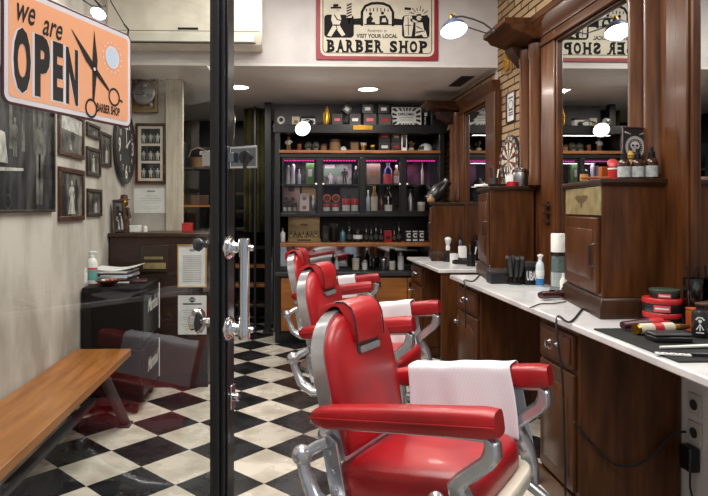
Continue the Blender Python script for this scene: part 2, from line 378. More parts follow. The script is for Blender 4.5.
# hanging OPEN sign --------------------------------------------------
d = Vector((math.sin(PHI), math.cos(PHI), 0)); nrm = Vector((math.cos(PHI), -math.sin(PHI), 0))
SW, SH = .40, .226
so = Vector(DH) + d * .267 + nrm * .02 + Vector((0, 0, 1.627))
sg = thing('open_sign', 'peach tin sign reading we are OPEN with scissors, hung on the glass door', 'sign', so, PI / 2 - PHI); sg.scale = (.944, 1, .975)
P = RX(PI / 2)
s = MB(); s.prism(rrect(SW, SH, .018), -.002, .002, P); s.build('backing_plate', MMAROON, sg, bev=.0012)
s = MB(); s.m = 0; flat(s, rrect(SW - .010, SH - .010, .015), P, .0026); s.m = 1; flat(s, rrect(SW - .030, SH - .030, .008), P, .0030)
s.m = 2; z = P @ TR(0, 0, .0036)
for x0, x1, ch in ((-.172, -.122, 'we'), (-.100, -.046, 'are')):
    put_text(s, ch, x0, x1, .046 if ch == 'we' else .037, .080 if ch == 'we' else .068, z, bold=.012, shear=.35)
s.m = 0
wh = P @ TR(0, 0, .0033)
for x0, x1, y0, y1, ch in ((-.174, -.130, -.088, .036, 'O'), (-.120, -.078, -.087, .034, 'P'), (-.070, -.040, -.087, .032, 'E'), (-.032, .006, -.088, .030, 'N')):
    s.m = 0; put_text(s, ch, x0 - .006, x1 + .002, y0 - .003, y1 + .001, wh, bold=.05)
    s.m = 2; put_text(s, ch, x0, x1, y0, y1, z, bold=.05)
put_text(s, 'BARBER SHOP', .068, .152, -.090, -.070, z, bold=.03)
# scissors
def sci(a, wd): stroke(s, [(x + .007, y - .006) for x, y in a], wd, z)
sci([(.052, .092), (.055, .03), (.052, -.02), (.049, -.065)], [.001, .018, .013, .006]); sci([(-.022, .076), (.03, .026), (.058, .004), (.105, -.03)], [.001, .017, .014, .006])
ring2(s, (.049, -.086), .0165, .0215, z, sx=.95); ring2(s, (.131, -.048), .0165, .0215, z); sci([(.142, -.045), (.156, -.048)], .005)
s.m = 0; flat(s, disc(.004, 12, (.060, .002)), P @ TR(0, 0, .0039), 0)
s.m = 3; flat(s, disc(.0215, 26, (.124, .042)), z); s.m = 0; ring2(s, (.124, .042), .0215, .0255, z)
for i in range(15):
    a = 2 * PI * i / 15; flat(s, disc(.0026, 8, (.124 + .034 * math.cos(a), .042 + .034 * math.sin(a))), z)
s.build('printed_face', [MSIGNW, MPEACH, MINK, MPALEB], sg, sm=0)
s = MB()
for x in (-SW / 2 + .012, SW / 2 - .012): s.tube([(x, 0, SH / 2 - .008), (x + (.004 if x > 0 else -.004), 0, SH / 2 + .012), (x * .93, 0, SH / 2 + .02)], .0022, 8)
s.tube([(SW / 2 - .022, 0, SH / 2 + .018), (.125, 0, .17), (.0, 0, .33), (-.125, 0, .17), (-SW / 2 + .02, 0, SH / 2 + .018)], .0014, 6)
s.build('hanging_cord', MINK, sg)

# ================================================================== LEFT WALL
def root_on(name, label, cat, M, group=None):
    o = thing(name, label, cat, M.to_translation(), 0, group); o.rotation_euler = M.to_euler(); return o
def ring_frame(mb, w, h, fw, z0, z1):
    mb.bx(-w / 2, w / 2, h / 2 - fw, h / 2, z0, z1); mb.bx(-w / 2, w / 2, -h / 2, -h / 2 + fw, z0, z1)
    mb.bx(-w / 2, -w / 2 + fw, -h / 2 + fw, h / 2 - fw, z0, z1); mb.bx(w / 2 - fw, w / 2, -h / 2 + fw, h / 2 - fw, z0, z1)
def picture(label, M, w, h, fw, fmat, draw, mats, depth=.025, group=None, name='framed_photo', cat='picture', glass=False):
    o = root_on(name, label, cat, M, group)
    f = MB(); ring_frame(f, w, h, fw, .001, depth); f.build('frame', fmat, o, bev=min(.004, fw * .25))
    p = MB(); p.m = 0; p.bx(-w / 2 + fw * .9, w / 2 - fw * .9, -h / 2 + fw * .9, h / 2 - fw * .9, .001, depth * .4)
    draw(p, w - 2 * fw, h - 2 * fw, TR(0, 0, depth * .4 + .0008)); p.build('print', mats, o, sm=0)
    return o
def left_rect(x0, x1, y0, y1):
    Ya, za = onX(x0, y0, XL); Yb, zb = onX(x1, y0, XL); Ya2, zc = onX(x0, y1, XL); _, zd = onX(x1, y1, XL)
    return (Ya + Yb) / 2, (za + zb + zc + zd) / 4, abs(Yb - Ya), (za + zb - zc - zd) / 2
def fig(p, m, cx, y0, hgt, M, wide=.34, dress=False):
    """small standing printed figure"""
    p.m = m; hw = hgt * wide / 2
    flat(p, disc(hgt * .07, 14, (cx, y0 + hgt * .91)), M, .0004); stroke(p, [(cx, y0 + hgt * .86), (cx, y0 + hgt * .78)], hgt * .055, M, .0003)
    up = [(cx + hw * .55, y0 + hgt * .5), (cx + hw * .95, y0 + hgt * .74), (cx + hw * .6, y0 + hgt * .8), (cx - hw * .6, y0 + hgt * .8), (cx - hw * .95, y0 + hgt * .74), (cx - hw * .55, y0 + hgt * .5)]
    flat(p, up, M, .0003)
    stroke(p, [(cx - hw * .85, y0 + hgt * .76), (cx - hw * 1.15, y0 + hgt * .58), (cx - hw * .5, y0 + hgt * .47)], hgt * .05, M, .0004); stroke(p, [(cx + hw * .85, y0 + hgt * .76), (cx + hw * 1.1, y0 + hgt * .6), (cx + hw * .9, y0 + hgt * .42)], hgt * .05, M, .0004)
    if dress: flat(p, [(cx - hw * 1.5, y0), (cx + hw * 1.5, y0), (cx + hw * 1.1, y0 + hgt * .2), (cx + hw * .5, y0 + hgt * .5), (cx - hw * .5, y0 + hgt * .5), (cx - hw * 1.1, y0 + hgt * .2)], M, .0003)
    else:
        for q in (-1, 1): stroke(p, [(cx + q * hw * .3, y0 + hgt * .52), (cx + q * hw * .38, y0 + hgt * .25), (cx + q * hw * .45, y0)], [hgt * .12, hgt * .1, hgt * .07], M, .00035)
def d_big(p, w, h, M):
    for i in range(7):
        x = -w / 2 + w * (.1 + .13 * i); p.m = 2; flat(p, [(x, -.05 * h), (x + .035 * w, -.05 * h), (x + .03 * w, h * .48), (x + .004 * w, h * .48)], M, .0002)
    p.m = 2; fig(p, 2, w * .33, -h * .46, h * .8, M, .2); fig(p, 2, w * .05, -h * .1, h * .3, M, .3)
    p.m = 1; flat(p, [(-w * .5, -h * .22), (w * .14, -h * .18), (w * .14, -h * .2), (-w * .5, -h * .26)], M, .0004)
    flat(p, [(-w * .2, -h * .16), (-w * .02, -h * .16), (-w * .05, h * .06), (-w * .17, h * .08)], M, .0004)
    p.m = 2; ring2(p, (-w * .02, -h * .44), .03, .036, M, .0004)
Yc, zc, w, h = 2.9, 1.64, 1.08, .67
Yr, zb = onX(51.5, 212, XL); Yc = Yr - .54
picture('large black and white photograph of a shop interior, thin dark frame on left wall', TR(XL, Yc, zb + .335) @ ONLEFT, 1.08, .67, .014, MFRAMED, d_big, [MPHOTO, MPHW, MPHG])
def d_wed(p, w, h, M):
    p.m = 3; flat(p, [(-w / 2, -h / 2), (-w * .2, -h / 2), (-w * .25, h / 2), (-w / 2, h / 2)], M, .0002)
    fig(p, 1, 0, -h * .45, h * .8, M, .4, True); fig(p, 2, w * .22, -h * .4, h * .8, M, .3)
def d_two(p, w, h, M):
    fig(p, 3, -w * .15, -h * .48, h * .85, M, .35); fig(p, 1, w * .12, -h * .48, h * .6, M, .4, True)
def d_sea(p, w, h, M):
    p.m = 1; flat(p, [(-w / 2, h * .1), (w / 2, h * .05), (w / 2, h / 2), (-w / 2, h / 2)], M, .0002); fig(p, 3, w * .05, -h * .4, h * .5, M, .6); p.m = 1; flat(p, disc(h * .09, 12, (-w * .05, -h * .36)), M, .0005)
PM = [MPHG, MPHW, MINK, MPHOTO]
for lab, r, fn, fm, fwd in (
    ('brown framed photo of dark figures, upper one beside the large photograph', (57, 82.3, 112, 157.5), d_sea, MFRAME, .03),
    ('brown framed photo of a bride in a white dress, beside the large photograph', (57.2, 82.4, 168.5, 221), d_wed, MFRAME, .03),
    ('tiny dark framed photo partly hidden below the open sign corner', (85.3, 98.2, 124, 138), d_two, MFRAMED, .022),
    ('small dark framed photo of a white-dressed figure, middle of the small column', (85.3, 99, 148, 176.5), d_wed, MFRAMED, .024),
    ('narrow dark framed photo closest to the round clock', (99, 109.6, 133, 166.5), d_two, MFRAMED, .024),
    ('small dark framed photo, lowest of the small column on the left wall', (86, 100.2, 189, 216.5), d_two, MFRAMED, .024)):
    Yc, zc, w, h = left_rect(*r); picture(lab, TR(XL, Yc, zc) @ ONLEFT, w, h, fwd, fm, fn, PM, .018)
# clock
Yc, zc = onX(122.5, 147, XL)
ck = root_on('wall_clock', 'large round dark wall clock with pale numerals on the left wall', 'clock', TR(XL, Yc, zc) @ ONLEFT)
b = MB(); b.lathe([(.0, .001), (.29, .001), (.3, .012), (.3, .03), (.285, .038), (.278, .03), (0, .03)], seg=48); b.build('case', MDGREY, ck)
b = MB(); FT = TR(0, 0, .0315)
for i, ch in enumerate(('12', '1', '2', '3', '4', '5', '6', '7', '8', '9', '10', '11')):
    a = PI / 2 - i * PI / 6; big = i % 3 == 0; hh = .115 if big else .05; ww = hh * (.95 if len(ch) == 2 else .55)
    x, y = .2 * math.cos(a), .2 * math.sin(a); put_text(b, ch, x - ww / 2, x + ww / 2, y - hh / 2, y + hh / 2, FT, bold=.02)
b.build('numerals', MWHITE, ck, sm=0)
b = MB(); b.box((.05, .03, .035), (.14, .012, .003), RZ(.5)); b.box((-.02, .085, .037), (.2, .008, .003), RZ(1.75)); b.lathe([(.012, .03), (.012, .04)], seg=14); b.build('hands', MWHITE, ck)
# back-left wall -----------------------------------------------------
YW = 5.28
def front_rect(x0, x1, y0, y1, Y): return (Xat(x0, Y) + Xat(x1, Y)) / 2, (Zat(x0, y0, Y) + Zat(x0, y1, Y)) / 2, Xat(x1, Y) - Xat(x0, Y), Zat(x0, y0, Y) - Zat(x0, y1, Y)
def d_three(p, w, h, M):
    p.m = 4; flat(p, [(-w / 2, -h / 2), (w / 2, -h / 2), (w / 2, h / 2), (-w / 2, h / 2)], M)
    for k in (-1, 0, 1):
        y = k * h * .315; p.m = 3; flat(p, [(-w * .38, y - h * .135), (w * .38, y - h * .135), (w * .38, y + h * .135), (-w * .38, y + h * .135)], M, .0003)
        for q in range(5): fig(p, 0 if q % 2 else 1, -w * .28 + q * w * .14, y - h * .12, h * .17, TR(0, 0, .0003) @ M, .4)
X, zc, w, h = front_rect(136, 166, 123.5, 183.5, YW); picture('dark framed trio of black and white group photos on back wall', TR(X, YW - .0005, zc) @ FRONT, w, h, .022, MFRAME, d_three, PM + [MCREAMP], .03)
X, zc, w, h = front_rect(134, 168, 188.5, 213, YW)
def lines(p, w, h, M, rows, head=True):
    p.m = 1
    if head: flat(p, [(-w * .12, h * .36), (w * .12, h * .36), (w * .12, h * .42), (-w * .12, h * .42)], M, .0004)
    for y, l in rows: flat(p, [(-w * l, y * h - h * .006), (w * l, y * h - h * .006), (w * l, y * h + h * .006), (-w * l, y * h + h * .006)], M, .0004)
MINKL = mat('pale_ink', '#8d8d8f', .7)
o = root_on('certificate', 'plain white landscape paper certificate pinned under the trio of photos', 'paper', TR(X, YW - .0005, zc) @ FRONT)
b = MB(); b.bx(-w / 2, w / 2, -h / 2, h / 2, 0, .002); lines(b, w, h, TR(0, 0, .0022), [(.2, .2), (.1, .3), (0, .3), (-.1, .15), (-.25, .25), (-.33, .2)]); b.build('sheet', [MPAPER, MINKL], o, sm=0)
X, zc, w, h = front_rect(131, 158.5, 75, 113, YW)
o = root_on('wall_lantern', 'square timber framed metal ring fixture high on back-left wall', 'wall lamp', TR(X, YW - .0005, zc) @ FRONT)
b = MB(); ring_frame(b, w, h, .025, 0, .05); b.bx(-w / 2, w / 2, -h / 2, h / 2, 0, .008); b.build('frame', mat('dull_brass', '#8a7248', .45, .4), o, bev=.004)
b = MB(); b.lathe([(.1, .008), (.1, .06), (.085, .066), (.085, .01)], seg=28); b.box((0, 0, .03), (.02, h * .8, .02), RZ(.6)); b.box((0, 0, .03), (w * .95, .012, .02)); b.build('ring', MSTEEL, o)
# ================================================================== RECEPTION DESK
DX0, DX1, DY0, DZ = XL + .005, Xat(208.5, 4.5), 4.5, Zat(150, 233, 4.5)
dk = thing('reception_desk', 'dark brown wooden reception desk along the left wall, papers on its front', 'desk', ((DX0 + DX1) / 2, DY0 + .25, 0)); cx = (DX0 + DX1) / 2; cw = DX1 - DX0
b = MB(); b.bx(-cw / 2 + .01, cw / 2 - .01, -.23, .23, 0, DZ - .03); b.build('body', mat('desk_wood', '#321a12', .4, col2='#1f0f0a', stretch=(1, 6, 6)), dk, bev=.004)
b = MB(); b.bx(-cw / 2, cw / 2, -.25, .25, DZ - .03, DZ); b.build('desk_top', MWD, dk, bev=.005)
b = MB(); b.bx(-cw / 2 + .0, cw / 2 - .005, -.24, -.23, 0, .1); b.build('plinth', MBLK, dk)
YD = DY0 + .02 - .002
X, zc, w, h = front_rect(177.5, 207, 244.5, 287.5, YD)
def d_list(p, w, h, M):
    lines(p, w * .82, h, M, [(.25 - .045 * i, .42) for i in range(15)]); p.m = 0
picture('price list sheet in a thin pale wood frame, upper paper on the desk front', TR(X, YD, zc) @ FRONT, w, h, .009, mat('pale_frame', '#b18a4d', .5), d_list, [MPAPER, MINKL], .014, name='price_list', cat='notice')
X, zc, w, h = front_rect(178, 206.5, 295.5, 334.5, YD)
o = root_on('notice_sheet', 'white unframed notice with dark heading, lower paper on the desk front', 'notice', TR(X, YD, zc) @ FRONT)
b = MB(); b.bx(-w / 2, w / 2, -h / 2, h / 2, 0, .002); b.m = 2; flat(b, [(-w * .33, h * .265), (w * .33, h * .265), (w * .33, h * .3), (-w * .33, h * .3)], TR(0, 0, .0024)); lines(b, w, h, TR(0, 0, .0022), [(.12 - .06 * i, .36 - .05 * (i % 3)) for i in range(9)]); b.m = 2; flat(b, disc(w * .1, 12, (0, h * .39)), TR(0, 0, .0024)); b.build('sheet', [MPAPER, MINKL, MINK], o, sm=0)
X, zc, w, h = front_rect(140.5, 169, 245, 272, YD)
o = root_on('letter_slot', 'dark wooden plaque with two brass slots on the desk front', 'plaque', TR(X, YD, zc) @ FRONT)
b = MB(); b.bx(-w / 2, w / 2, -h / 2, h / 2, 0, .015); b.build('plate', MFRAMED, o, bev=.003)
b = MB(); b.bx(-w * .4, w * .4, -h * .38, -h * .16, .015, .022); b.bx(-w * .35, w * .3, -h * .03, h * .07, .015, .02); b.build('slots', MBRASSP, o, bev=.002)
# things on the desk
def frame_stand(label, px0, px1, py0, Y, tilt=.15):
    x, z, w, h = front_rect(px0, px1, py0, 232.8, Y)
    M = TR(-1.235, Y, DZ + h / 2 * math.cos(tilt) + .002) @ RZ(.7) @ RX(PI / 2 - tilt)
    o = picture(label, M, w, h, .018, MFRAMED, d_two, PM, .02)
    b = MB(); b.bx(-.015, .015, -h / 2 + .005, h * .2, -.05, -.0455); b.bx(-.012, .012, h * .12, h * .2, -.047, .002); b.build('easel_leg', MFRAMED, o)
frame_stand('narrow tilted photo frame standing on the desk by the wall', 101, 113, 200, 4.58)
X, zc, w, h = front_rect(118.5, 128.5, 195, 232.8, 4.66)
o = thing('clown_figurine', 'gold and dark brown seated figurine on the desk', 'figurine', (X, 4.68, DZ))
b = MB(); b.lathe([(.05, 0), (.052, .03), (.04, .09), (.03, .15), (.036, .19)], seg=14); b.tube([(-.03, 0, .18), (-.06, -.02, .12), (-.04, -.05, .06)], .014, 8); b.tube([(.03, 0, .18), (.05, -.03, .12), (.02, -.055, .09)], .014, 8); b.build('body', MBRN, o)
b = MB(); b.ball((0, -.01, .225), .035); b.ball((0, -.045, .22), .009); b.build('head', MGOLD, o)
b = MB(); b.lathe([(.048, .245), (.046, .252), (.03, .255), (.026, .285), (0, .29)], seg=14); b.build('hat', MBRN, o)
b = MB(); b.box((0, -.052, .09), (.05, .012, .07), RZ(.3)); b.build('playing_card', MYEL, o)
X, zc, w, h = front_rect(129, 140.5, 226, 232.8, 4.7)
o = thing('tissue_box', 'low white box lying on the desk top', 'box', (X, 4.7, DZ)); b = MB(); b.bx(-w / 2, w / 2, -.04, .04, .001, h); b.build('body', MWHITE, o, bev=.003); b = MB(); b.bx(-.02, .02, -.012, .012, h, h + .002); b.build('slot', MDGREY, o)
X, zc, w, h = front_rect(142.5, 147.5, 226.5, 232.8, 4.65)
tag(MB().lathe([(.016, 0), (.019, .002), (.019, h * .75), (.012, h * .85), (.012, h), (0, h)], seg=14).build('cream_pot', MWHITE, loc=(X, 4.65, DZ + .001)), 'tiny white pot on the desk right of the white box', 'pot')
X, zc, w, h = front_rect(182.5, 192.5, 223.8, 232.8, 4.7)
o = thing('red_box', 'small bright red box at the right end of the desk', 'box', (X, 4.7, DZ)); b = MB(); b.bx(-w / 2, w / 2, -.03, .03, .001, h * .8); b.build('body', MREDP, o, bev=.002); b = MB(); b.bx(-w / 2 - .001, w / 2 + .001, -.031, .031, h * .8, h); b.build('lid', MREDP, o, bev=.002)
# ================================================================== BLACK AMP CABINETS
AX1, AY0, AY1, AZ = -.905, 3.9, 4.455, Zat(110, 287, 3.92)
def amp(label, z0, z1, casters):
    o = thing('amplifier_cabinet', label, 'amplifier', ((XL + AX1) / 2 + .005, (AY0 + AY1) / 2, z0)); w = (AX1 - XL - .012) / 2; dd = (AY1 - AY0) / 2; hh = z1 - z0; c0 = .075 if casters else 0
    b = MB(); b.bx(-w, w, -dd, dd, c0 + .001, hh - .001); b.build('body', mat('tolex', '#0a0a0b', .6, bump=.15, bscale=300, spec=.25), o, bev=.012, seg=3)
    b = MB(); b.bx(w, w + .004, -dd + .035, dd - .035, c0 + .04, hh - .04); b.build('grille_cloth', MBLKP, o)
    b = MB(); ring = [(w + .005, -dd + .03, c0 + .035), (w + .005, dd - .03, c0 + .035), (w + .005, dd - .03, hh - .035), (w + .005, -dd + .03, hh - .035), (w + .005, -dd + .03, c0 + .035)]
    b.tube([ring[1], ring[2]], .004, 6)
    b.build('piping', MWHITE, o)
    b = MB(); put_text(b, 'Marshall', -.12, .2, hh - .19, hh - .10, TR(w + .006, 0, 0) @ RZ(PI / 2) @ RX(PI / 2), bold=.03, shear=.3); b.build('script_badge', MWHITE, o, sm=0)
    if casters:
        for sx in (-1, 1):
            for sy in (-1, 1):
                q = MB(); q.lathe([(.028, -.012), (.034, -.008), (.034, .008), (.028, .012)], (sx * (w - .05), sy * (dd - .06), .0345), 18, RY(PI / 2)); q.box((sx * (w - .05), sy * (dd - .06), .06), (.036, .04, .03)); q.build('caster', MRUB, o)
    return o
zm = .425
amp('lower black amplifier cabinet on casters, white script badge, behind the bench', 0, zm, True)
amp('upper black amplifier cabinet stacked on the other, magazines on top', zm, AZ, False)
# things on the amplifier
def bottle(name, label, cat, loc, prof, mb_, capprof, mc, lab=None, ml=None, group=None, seg=20, extra=None, parts=('bottle_body', 'cap')):
    o = thing(name, label, cat, loc, 0, group)
    MB().lathe(prof, seg=seg).build(parts[0], mb_, o)
    if capprof: MB().lathe(capprof, seg=seg).build(parts[1], mc, o)
    if lab: MB().lathe([(lab[0], lab[1]), (lab[0] + .0006, lab[1]), (lab[0] + .0006, lab[2]), (lab[0], lab[2])], seg=seg).build('paper_label', ml, o)
    if extra: extra(o)
    return o
X = Xat(92, 4.1); h = Zat(92, 251, 4.1) - AZ
def pumpx(o):
    b = MB(); b.tube([(0, 0, h * .86), (0, 0, h * .95)], .005, 8); b.tube([(-.01, 0, h * .96), (.012, 0, h * .965), (.036, 0, h * .945)], .008, 8); b.build('pump_head', MWHITE, o)
bottle('lotion_bottle', 'white pump bottle with red and teal label on the amplifier', 'bottle', (X, 4.1, AZ), [(.034, .001), (.036, .006), (.036, h * .62), (.028, h * .74), (.014, h * .8), (.014, h * .84), (0, h * .84)], MWHITE, [(.0165, h * .79), (.0165, h * .87), (.006, h * .88)], MWHITE, (.0363, h * .12, h * .42), MTEAL, extra=lambda o: (pumpx(o), MB().lathe([(.0363, h * .43), (.037, h * .43), (.037, h * .5), (.0363, h * .5)], seg=20).build('label_band', MPINK, o)))
X = Xat(82, 4.02); h = Zat(82, 260, 4.02) - AZ
bottle('clear_bottle', 'clear plastic squeeze bottle beside the white pump bottle', 'bottle', (X, 4.02, AZ), [(.03, .001), (.032, .006), (.032, h * .6), (.024, h * .7), (.015, h * .76), (0, h * .77)], MSOFTBLUE, [(.017, h * .75), (.017, h * .93), (.008, h), (0, h)], MWHITE, (.0323, h * .1, h * .5), MPAPER)
xm = Xat(118, 4.22); zz = AZ + .001
cols = [MWHITE, MDGREY, MTAN, MPAPER, MPALEB, MBRN, MPAPER]
for i in range(7):
    tag(MB().box((0, 0, .0055), (.21 - .006 * (i % 3), .28, .0105)).build('magazine', cols[i], loc=(xm + .012 * math.sin(i * 2), 4.24, zz), rot=(0, 0, .1 * math.sin(i * 1.7)), bev=.001),
        ('lowest', 'second lowest', 'third lowest', 'middle', 'third highest', 'second highest', 'highest closed')[i] + ' magazine of the stack on the amplifier', 'magazine', 'magazines stacked on the amplifier'); zz += .0112
b = MB(); n = 9
rs = []
for i in range(n + 1):
    u = -1 + 2 * i / n; zq = .012 + .03 * abs(u) ** 1.5 * (1 if u > 0 else .4); rs.append([(u * .15, -.13, zq), (u * .15, .13, zq), (u * .15, .13, zq + .005), (u * .15, -.13, zq + .005)])
b.rings(rs); tag(b.build('open_magazine', MPAPER, loc=(xm, 4.24, zz - .011)), 'magazine lying open on top of the stack', 'magazine')
X = Xat(108, 4.0)
o = thing('bowl', 'shallow dark bowl holding small sweets on the amplifier', 'bowl', (X, 4.0, AZ + .001)); MB().lathe([(.03, 0), (.035, .004), (.065, .02), (.083, .035), (.08, .036), (.06, .022), (0, .012)], seg=28).build('bowl_body', MBRN, o)
for i in range(9):
    a = i * 2.4; r = .014 * math.sqrt(i); tag(MB().box((0, 0, 0), (.022, .014, .01), RZ(a)).build('sweet', (MGOLD, MPAPER, MPINK)[i % 3], loc=(X + r * math.cos(a) * 1.1, 4.0 + r * math.sin(a) * 1.1, AZ + .037), bev=.003), 'small wrapped sweet in the dark bowl on the amplifier', 'sweet', 'sweets in the bowl')
X = Xat(148, 4.2)
tag(MB().box((0, 0, .008), (.1, .16, .014)).build('wallet', MMAROON, loc=(-.99, 4.2, AZ + .0005), rot=(0, 0, .2), bev=.003), 'dark red folder lying at the right edge of the amplifier', 'folder')
# ================================================================== BENCH
BZ = .457; bx0, bx1, by0, by1 = -1.285, -.945, 1.45, 3.79
bn = thing('bench', 'long warm brown wooden plank bench on dark metal legs along the left wall', 'bench', ((bx0 + bx1) / 2, (by0 + by1) / 2, 0)); hw = (bx1 - bx0) / 2; hl = (by1 - by0) / 2
b = MB(); b.bx(-hw, hw, -hl, hl, BZ - .045, BZ); b.build('seat_plank', MBENCH, bn, bev=.005)
for sy in (-1, 1):
    for sx in (-1, 1):
        b = MB(); b.bar([(sx * (hw - .05), sy * (hl - .42), BZ - .046), (sx * (hw - .02), sy * (hl - .06), .012)], .06, .035, (1, 0, 0)); b.bx(sx * (hw - .02) - .035, sx * (hw - .02) + .035, sy * (hl - .06) - .05, sy * (hl - .06) + .05, 0, .014); b.build('leg', MDIRON, bn, bev=.003)
    b = MB(); b.bx(-hw + .03, hw - .03, sy * (hl - .42) - .025, sy * (hl - .42) + .025, BZ - .075, BZ - .046); b.build('cross_bar', MDIRON, bn, bev=.003)
b = MB(); b.bar([(0, -hl + .2, .2), (0, hl - .2, .2)], .05, .035, (1, 0, 0)); b.build('stretcher', MDIRON, bn, bev=.003)
for sy in (-1, 1):
    b = MB(); b.bx(-hw + .02, hw - .02, sy * (hl - .22) - .02, sy * (hl - .22) + .02, .18, .215); b.build('cross_bar', MDIRON, bn, bev=.003)
# ================================================================== UPPER WALL: AIR CONDITIONER, BARBER SHOP SIGN
x1 = Xat(262.5, 4.55); x0 = x1 - 1.15; z0 = Zat(200, 46, 4.55)
ac = thing('air_conditioner', 'cream split air conditioner on the white bulkhead behind the glass door', 'air conditioner', ((x0 + x1) / 2, YB, z0)); w = (x1 - x0) / 2
prof = [(-.003, 0), (-.17, .012), (-.205, .06), (-.215, .1), (-.215, .36), (-.18, .40), (-.003, .40)]
b = MB(); b.rings([[(-w, y, z) for y, z in prof], [(w, y, z) for y, z in prof]]); b.build('housing', MCREAM, ac, bev=.012, seg=3)
b = MB(); b.bx(-w + .06, w - .06, -.212, -.195, .022, .085); b.build('air_flap', mat('pale_cream', '#d9d4c6', .4), ac, bev=.004)
b = MB(); b.bx(-.05, .1, -.2185, -.212, .108, .124); b.build('display', MINKM, ac)
b = MB(); b.bx(-w + .02, w - .02, -.2165, -.214, .098, .101); b.bx(-w + .05, w - .05, -.207, -.19, .012, .018); b.build('seam', MDGREY, ac)
X, zc, w, h = front_rect(316, 438, -16, 60, YB); 
bs = root_on('barber_shop_sign', 'cream and red vintage BARBER SHOP tin sign on the white bulkhead', 'sign', TR(X, YB - .001, zc) @ FRONT)
b = MB(); b.prism(rrect(w, h, .012), 0, .012); b.build('red_plate', MSIGNRED, bs, bev=.002)
b = MB(); A = TR(0, 0, .0126)
def nx(px): return (px - 377) / 122 * w
def ny(py): return (22 - py) / 76 * h
flat(b, rrect(w * .93, h * .9, .05), TR(0, 0, .0122)); b.m = 1
rr = rrect(w * .895, h * .83, .035); rr2 = rrect(w * .883, h * .812, .03)
b.add([(x, y, 0) for x, y in rr + rr2], [(i, (i + 1) % len(rr), (i + 1) % len(rr) + len(rr), i + len(rr)) for i in range(len(rr))], A)
def slab_word(word, x0, x1, y0, y1):
    """heavy lettering with slab serifs"""
    n = len(word); cw = (x1 - x0) / (n + .0); q = y1 - y0; t = q * .13
    for i, ch in enumerate(word):
        if ch == ' ': continue
        a = x0 + cw * i + cw * .12; c = a + cw * .76; put_text(b, ch, a, c, y0, y1, A, bold=.055)
        def sl(x, y, w=.17): flat(b, [(x - cw * w, y), (x + cw * w, y), (x + cw * w, y + t), (x - cw * w, y + t)], A, .0002)
        lo, hi = y0 - t * .1, y1 - t * .9
        if ch in 'BREPH': sl(a + cw * .06, lo); sl(a + cw * .06, hi)
        if ch == 'P': sl(a + cw * .12, lo, .22)
        if ch == 'A': sl(a + cw * .04, lo); sl(c - cw * .04, lo)
        if ch == 'R': sl(c - cw * .02, lo, .12)
        if ch == 'H': sl(c - cw * .06, lo); sl(c - cw * .06, hi)
slab_word('BARBER', nx(326), nx(383), ny(52.5), ny(40)); slab_word('SHOP', nx(388), nx(428), ny(52.5), ny(40.5))
put_text(b, 'VISIT YOUR LOCAL', nx(356), nx(397), ny(38), ny(33.8), A, bold=.035); put_text(b, 'Remember to', nx(367), nx(386), ny(32.2), ny(28.8), A, shear=.3)
def pp(pts): return [(nx(x), ny(y)) for x, y in pts]
# dark left and right fields with rounded corners, arched shop front between them
for x0_, x1_ in ((324, 353.5), (401.5, 429)): flat(b, [(nx((x0_ + x1_) / 2) + x, ny(26.5) + y) for x, y in rrect(nx(x1_) - nx(x0_), ny(15) - ny(38), .03)], A)
flat(b, pp([(353, 25), (353, 19), (361, 18), (361, 25)]), A); flat(b, pp([(393, 25), (393, 18), (402, 19), (402, 25)]), A)
arch = [(361.5, 26), (361.5, 12), (365, 6), (371, 3.5), (377, 3), (383, 3.5), (389, 6), (392.5, 12), (392.5, 26)]
stroke(b, pp(arch), .021, A, .0002)
for k in range(7): stroke(b, pp([(366 + 3.6 * k, 7.5 - abs(k - 3) * -.4), (366 + 3.6 * k, 11.5)]), .008, A)
flat(b, pp([(366, 24), (366, 19), (370, 15), (373, 19), (375, 24)]), A); flat(b, disc(.013, 12, (nx(370), ny(13.8))), A); flat(b, pp([(379, 24), (379, 16), (385, 15), (388, 20), (388, 24)]), A); flat(b, disc(.013, 12, (nx(382), ny(13))), A)
stroke(b, pp([(364, 24.5), (391, 24.5)]), .008, A)
W2 = TR(0, 0, .0132)
b.m = 0; flat(b, pp([(371, 22), (373, 18.5), (374, 22)]), W2); flat(b, pp([(381, 22), (382, 18), (385, 18), (386, 22)]), W2)
def body(parts, lines, heads):
    b.m = 0
    for p_ in parts: flat(b, pp(p_), W2)
    for x, y, r in heads: flat(b, disc(r, 14, (nx(x), ny(y))), W2)
    b.m = 1
    for l_, w_ in lines: stroke(b, pp(l_), w_, TR(0, 0, .0137))
# striding boy
body([[(332, 13), (339, 12), (341, 20), (339, 26), (333, 26), (331, 20)], [(333, 25), (339, 25), (345, 35), (341.5, 36.5), (336, 29), (331, 37), (327, 36)]],
     [([(334, 15), (337, 20), (343, 21)], .009), ([(333, 25.5), (339, 25.5)], .01), ([(336, 26), (337, 30)], .006), ([(330.5, 8.2), (341, 8)], .014), ([(333, 6), (338, 5.6)], .02), ([(336.5, 10.5), (338.5, 10.6)], .005)], [(335.5, 9.5, .018)])
flat(b, pp([(326, 37.2), (346, 37.2), (346, 37.9), (326, 37.9)]), TR(0, 0, .0137))
# barber pole
b.m = 0; flat(b, pp([(346, 18), (351.5, 18), (351.5, 4), (346, 4)]), W2); flat(b, disc(.014, 12, (nx(348.8), ny(2.8))), W2); b.m = 1
for k in range(5): stroke(b, pp([(346.2, 17 - 2.7 * k), (351.3, 14.6 - 2.7 * k)]), .011, TR(0, 0, .0137))
stroke(b, pp([(345.5, 18.5), (352, 18.5)]), .01, A); stroke(b, pp([(346.5, 4), (351, 4)]), .01, A); stroke(b, pp([(348.8, 18), (348.8, 24)]), .01, A)
